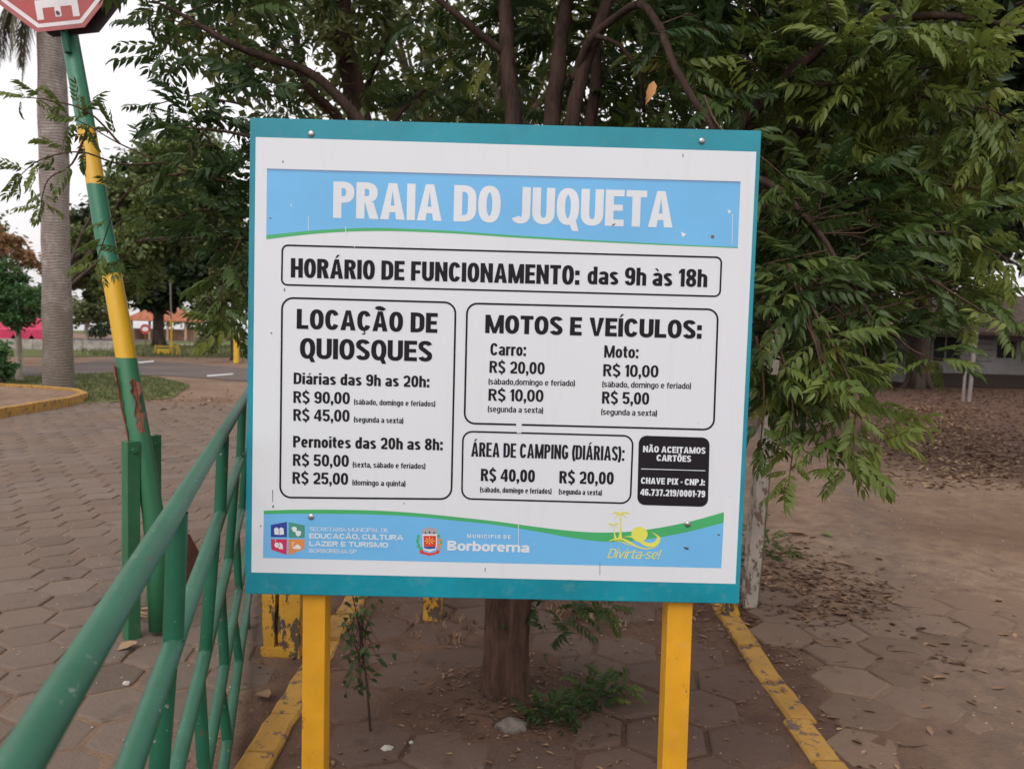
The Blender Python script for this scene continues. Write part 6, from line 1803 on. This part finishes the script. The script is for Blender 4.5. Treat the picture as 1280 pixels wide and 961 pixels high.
# grit
GRIT = flat('pale_grit', G3(.30, .24, .20), .9, .2, .4)
def grit(label, n, sampler, rs):
    V, T = [], []
    for k in range(n):
        x, y = sampler(); z = hgt(x, y); r = U(*rs); n0 = len(V)
        for (a, b_, c) in ((1, 0, 0), (0, 1, 0), (-1, 0, 0), (0, -1, 0), (0, 0, 1), (0, 0, -.5)):
            V.append((x + a * r * U(.6, 1.2), y + b_ * r * U(.6, 1.2), z + c * r * U(.5, .8)))
        T += [(n0, n0 + 1, n0 + 4), (n0 + 1, n0 + 2, n0 + 4), (n0 + 2, n0 + 3, n0 + 4), (n0 + 3, n0, n0 + 4)]
    o = np_mesh('grit', np.array(V), np.array(T), GRIT); tag(o, label, 'grit', kind='stuff')
grit('tiny stones and crumbs on the island paving', 700, near_isl, (.0015, .006))
grit('small stones on the brick road', 900, lambda: (U(-5, -1), U(2.2, 9)), (.002, .008))
grit('small stones on the dirt lane', 1600, lambda: (U(1.3, 6), U(2.2, 12)), (.002, .010))
# soil pushed between the pavers by the curbs: twigs
mb = MB()
for k in range(90):
    x, y = post_foot(); a = U(0, 6.28); l = U(.05, .22); z = hgt(x, y) + .01
    mb.tube([(x, y, z), (x + math.cos(a) * l * .5, y + math.sin(a) * l * .5, z + U(0, .02)), (x + math.cos(a + .3) * l, y + math.sin(a + .3) * l, z + U(0, .02))], [.003, .0025, .001], 4, False)
for k in range(50):
    x, y = trunk_foot(); a = U(0, 6.28); l = U(.04, .16); z = hgt(x, y) + .006
    mb.tube([(x, y, z), (x + math.cos(a) * l * .5, y + math.sin(a) * l * .5, z + U(0, .01)), (x + math.cos(a + .3) * l, y + math.sin(a + .3) * l, z)], [.0022, .002, .001], 4, False)
tag(mb.build('fallen_twigs', TWIG), 'broken twigs lying on the soil', 'twigs', kind='stuff')
# single leaves and stones one can point at
def fallen(label, px, py, L, W_, tt, mat=LITTER):
    q = gd(px, py); V, T, Tt = [], [], []
    st_ = random.getstate(); random.seed(int(px)); dry(V, T, Tt, 0, 0, 0, L, W_, tt, .12); random.setstate(st_)
    o = np_mesh('fallen_leaf', np.array(V), np.array(T), mat, np.array(Tt)); o.location = (q.x, q.y, hgt(q.x, q.y) + .004); tag(o, label, 'leaf')
fallen('crumpled yellow green leaf on the brick road under the top rail', 146, 815, .10, .075, .95)
fallen('long pale brown curled leaf on the soil right of the whitewashed post', 1008, 674, .17, .06, .85)
fallen('yellow green fallen leaf on the dirt right of the whitewashed post', 1040, 677, .13, .08, .8, MIDLEAF)
fallen('crumpled pale leaf beside the left yellow curb', 322, 868, .10, .07, .75)
fallen('small tan leaf lying further up the dirt lane', 1068, 712, .12, .04, .9)
def stone(name, label, px, py, s, mat, cat='stone'):
    q = gd(px, py); bm = bmesh.new(); bmesh.ops.create_icosphere(bm, subdivisions=3, radius=1)
    for v in bm.verts:
        n_ = v.co.normalized(); k = 1 + .18 * math.sin(n_.x * 5 + px) * math.cos(n_.y * 4 + n_.z * 3) + random.uniform(-.03, .03)
        v.co = Vector((n_.x * s[0] * k, n_.y * s[1] * k, max(-.3, n_.z) * s[2] * k))
    me = bpy.data.meshes.new(name); bm.to_mesh(me); bm.free(); me.materials.append(mat)
    o = bpy.data.objects.new(name, me); COL.objects.link(o); o.location = (q.x, q.y, hgt(q.x, q.y)); return tag(o, label, cat)
STONE = bark('grey_stone', G3(.10, .08, .07), G3(.21, .175, .15), 12, (1, 1, 1), .01)
CHALK = flat('white_lime_lump', G3(.42, .39, .35), .9, .2, .2)
stone('rubble_stone', 'grey broken stone lying in front of the tree trunk', 640, 912, (.068, .048, .034), STONE)
stone('lime_lump', 'crumbly white lump on the paving right of the left yellow post', 484, 937, (.024, .018, .014), CHALK)
stone('pebble', 'small white pebble just right of the crumbly white lump', 514, 929, (.010, .009, .008), CHALK)
stone('pebble', 'rounded pale pebble on the brick road seen between the rails', 158, 855, (.016, .012, .011), CHALK)

for n_, lb_, pts_ in ((26, 'dry straw tufts on the paving between the trunk and the right yellow post', [gd(690, 778), gd(800, 790), gd(800, 752), gd(690, 748)]),
        (16, 'few dry straw tufts on the paving left of the tree trunk', [gd(515, 800), gd(600, 812), gd(600, 770), gd(515, 765)]),
        (22, 'dry grass tufts at the foot of the whitewashed post', [gd(930, 740), gd(1010, 735), gd(1010, 690), gd(940, 690)])):
    tufts('dry_grass', [(p.x, p.y) for p in pts_], n_, .055, LITTER, 12, lb_)
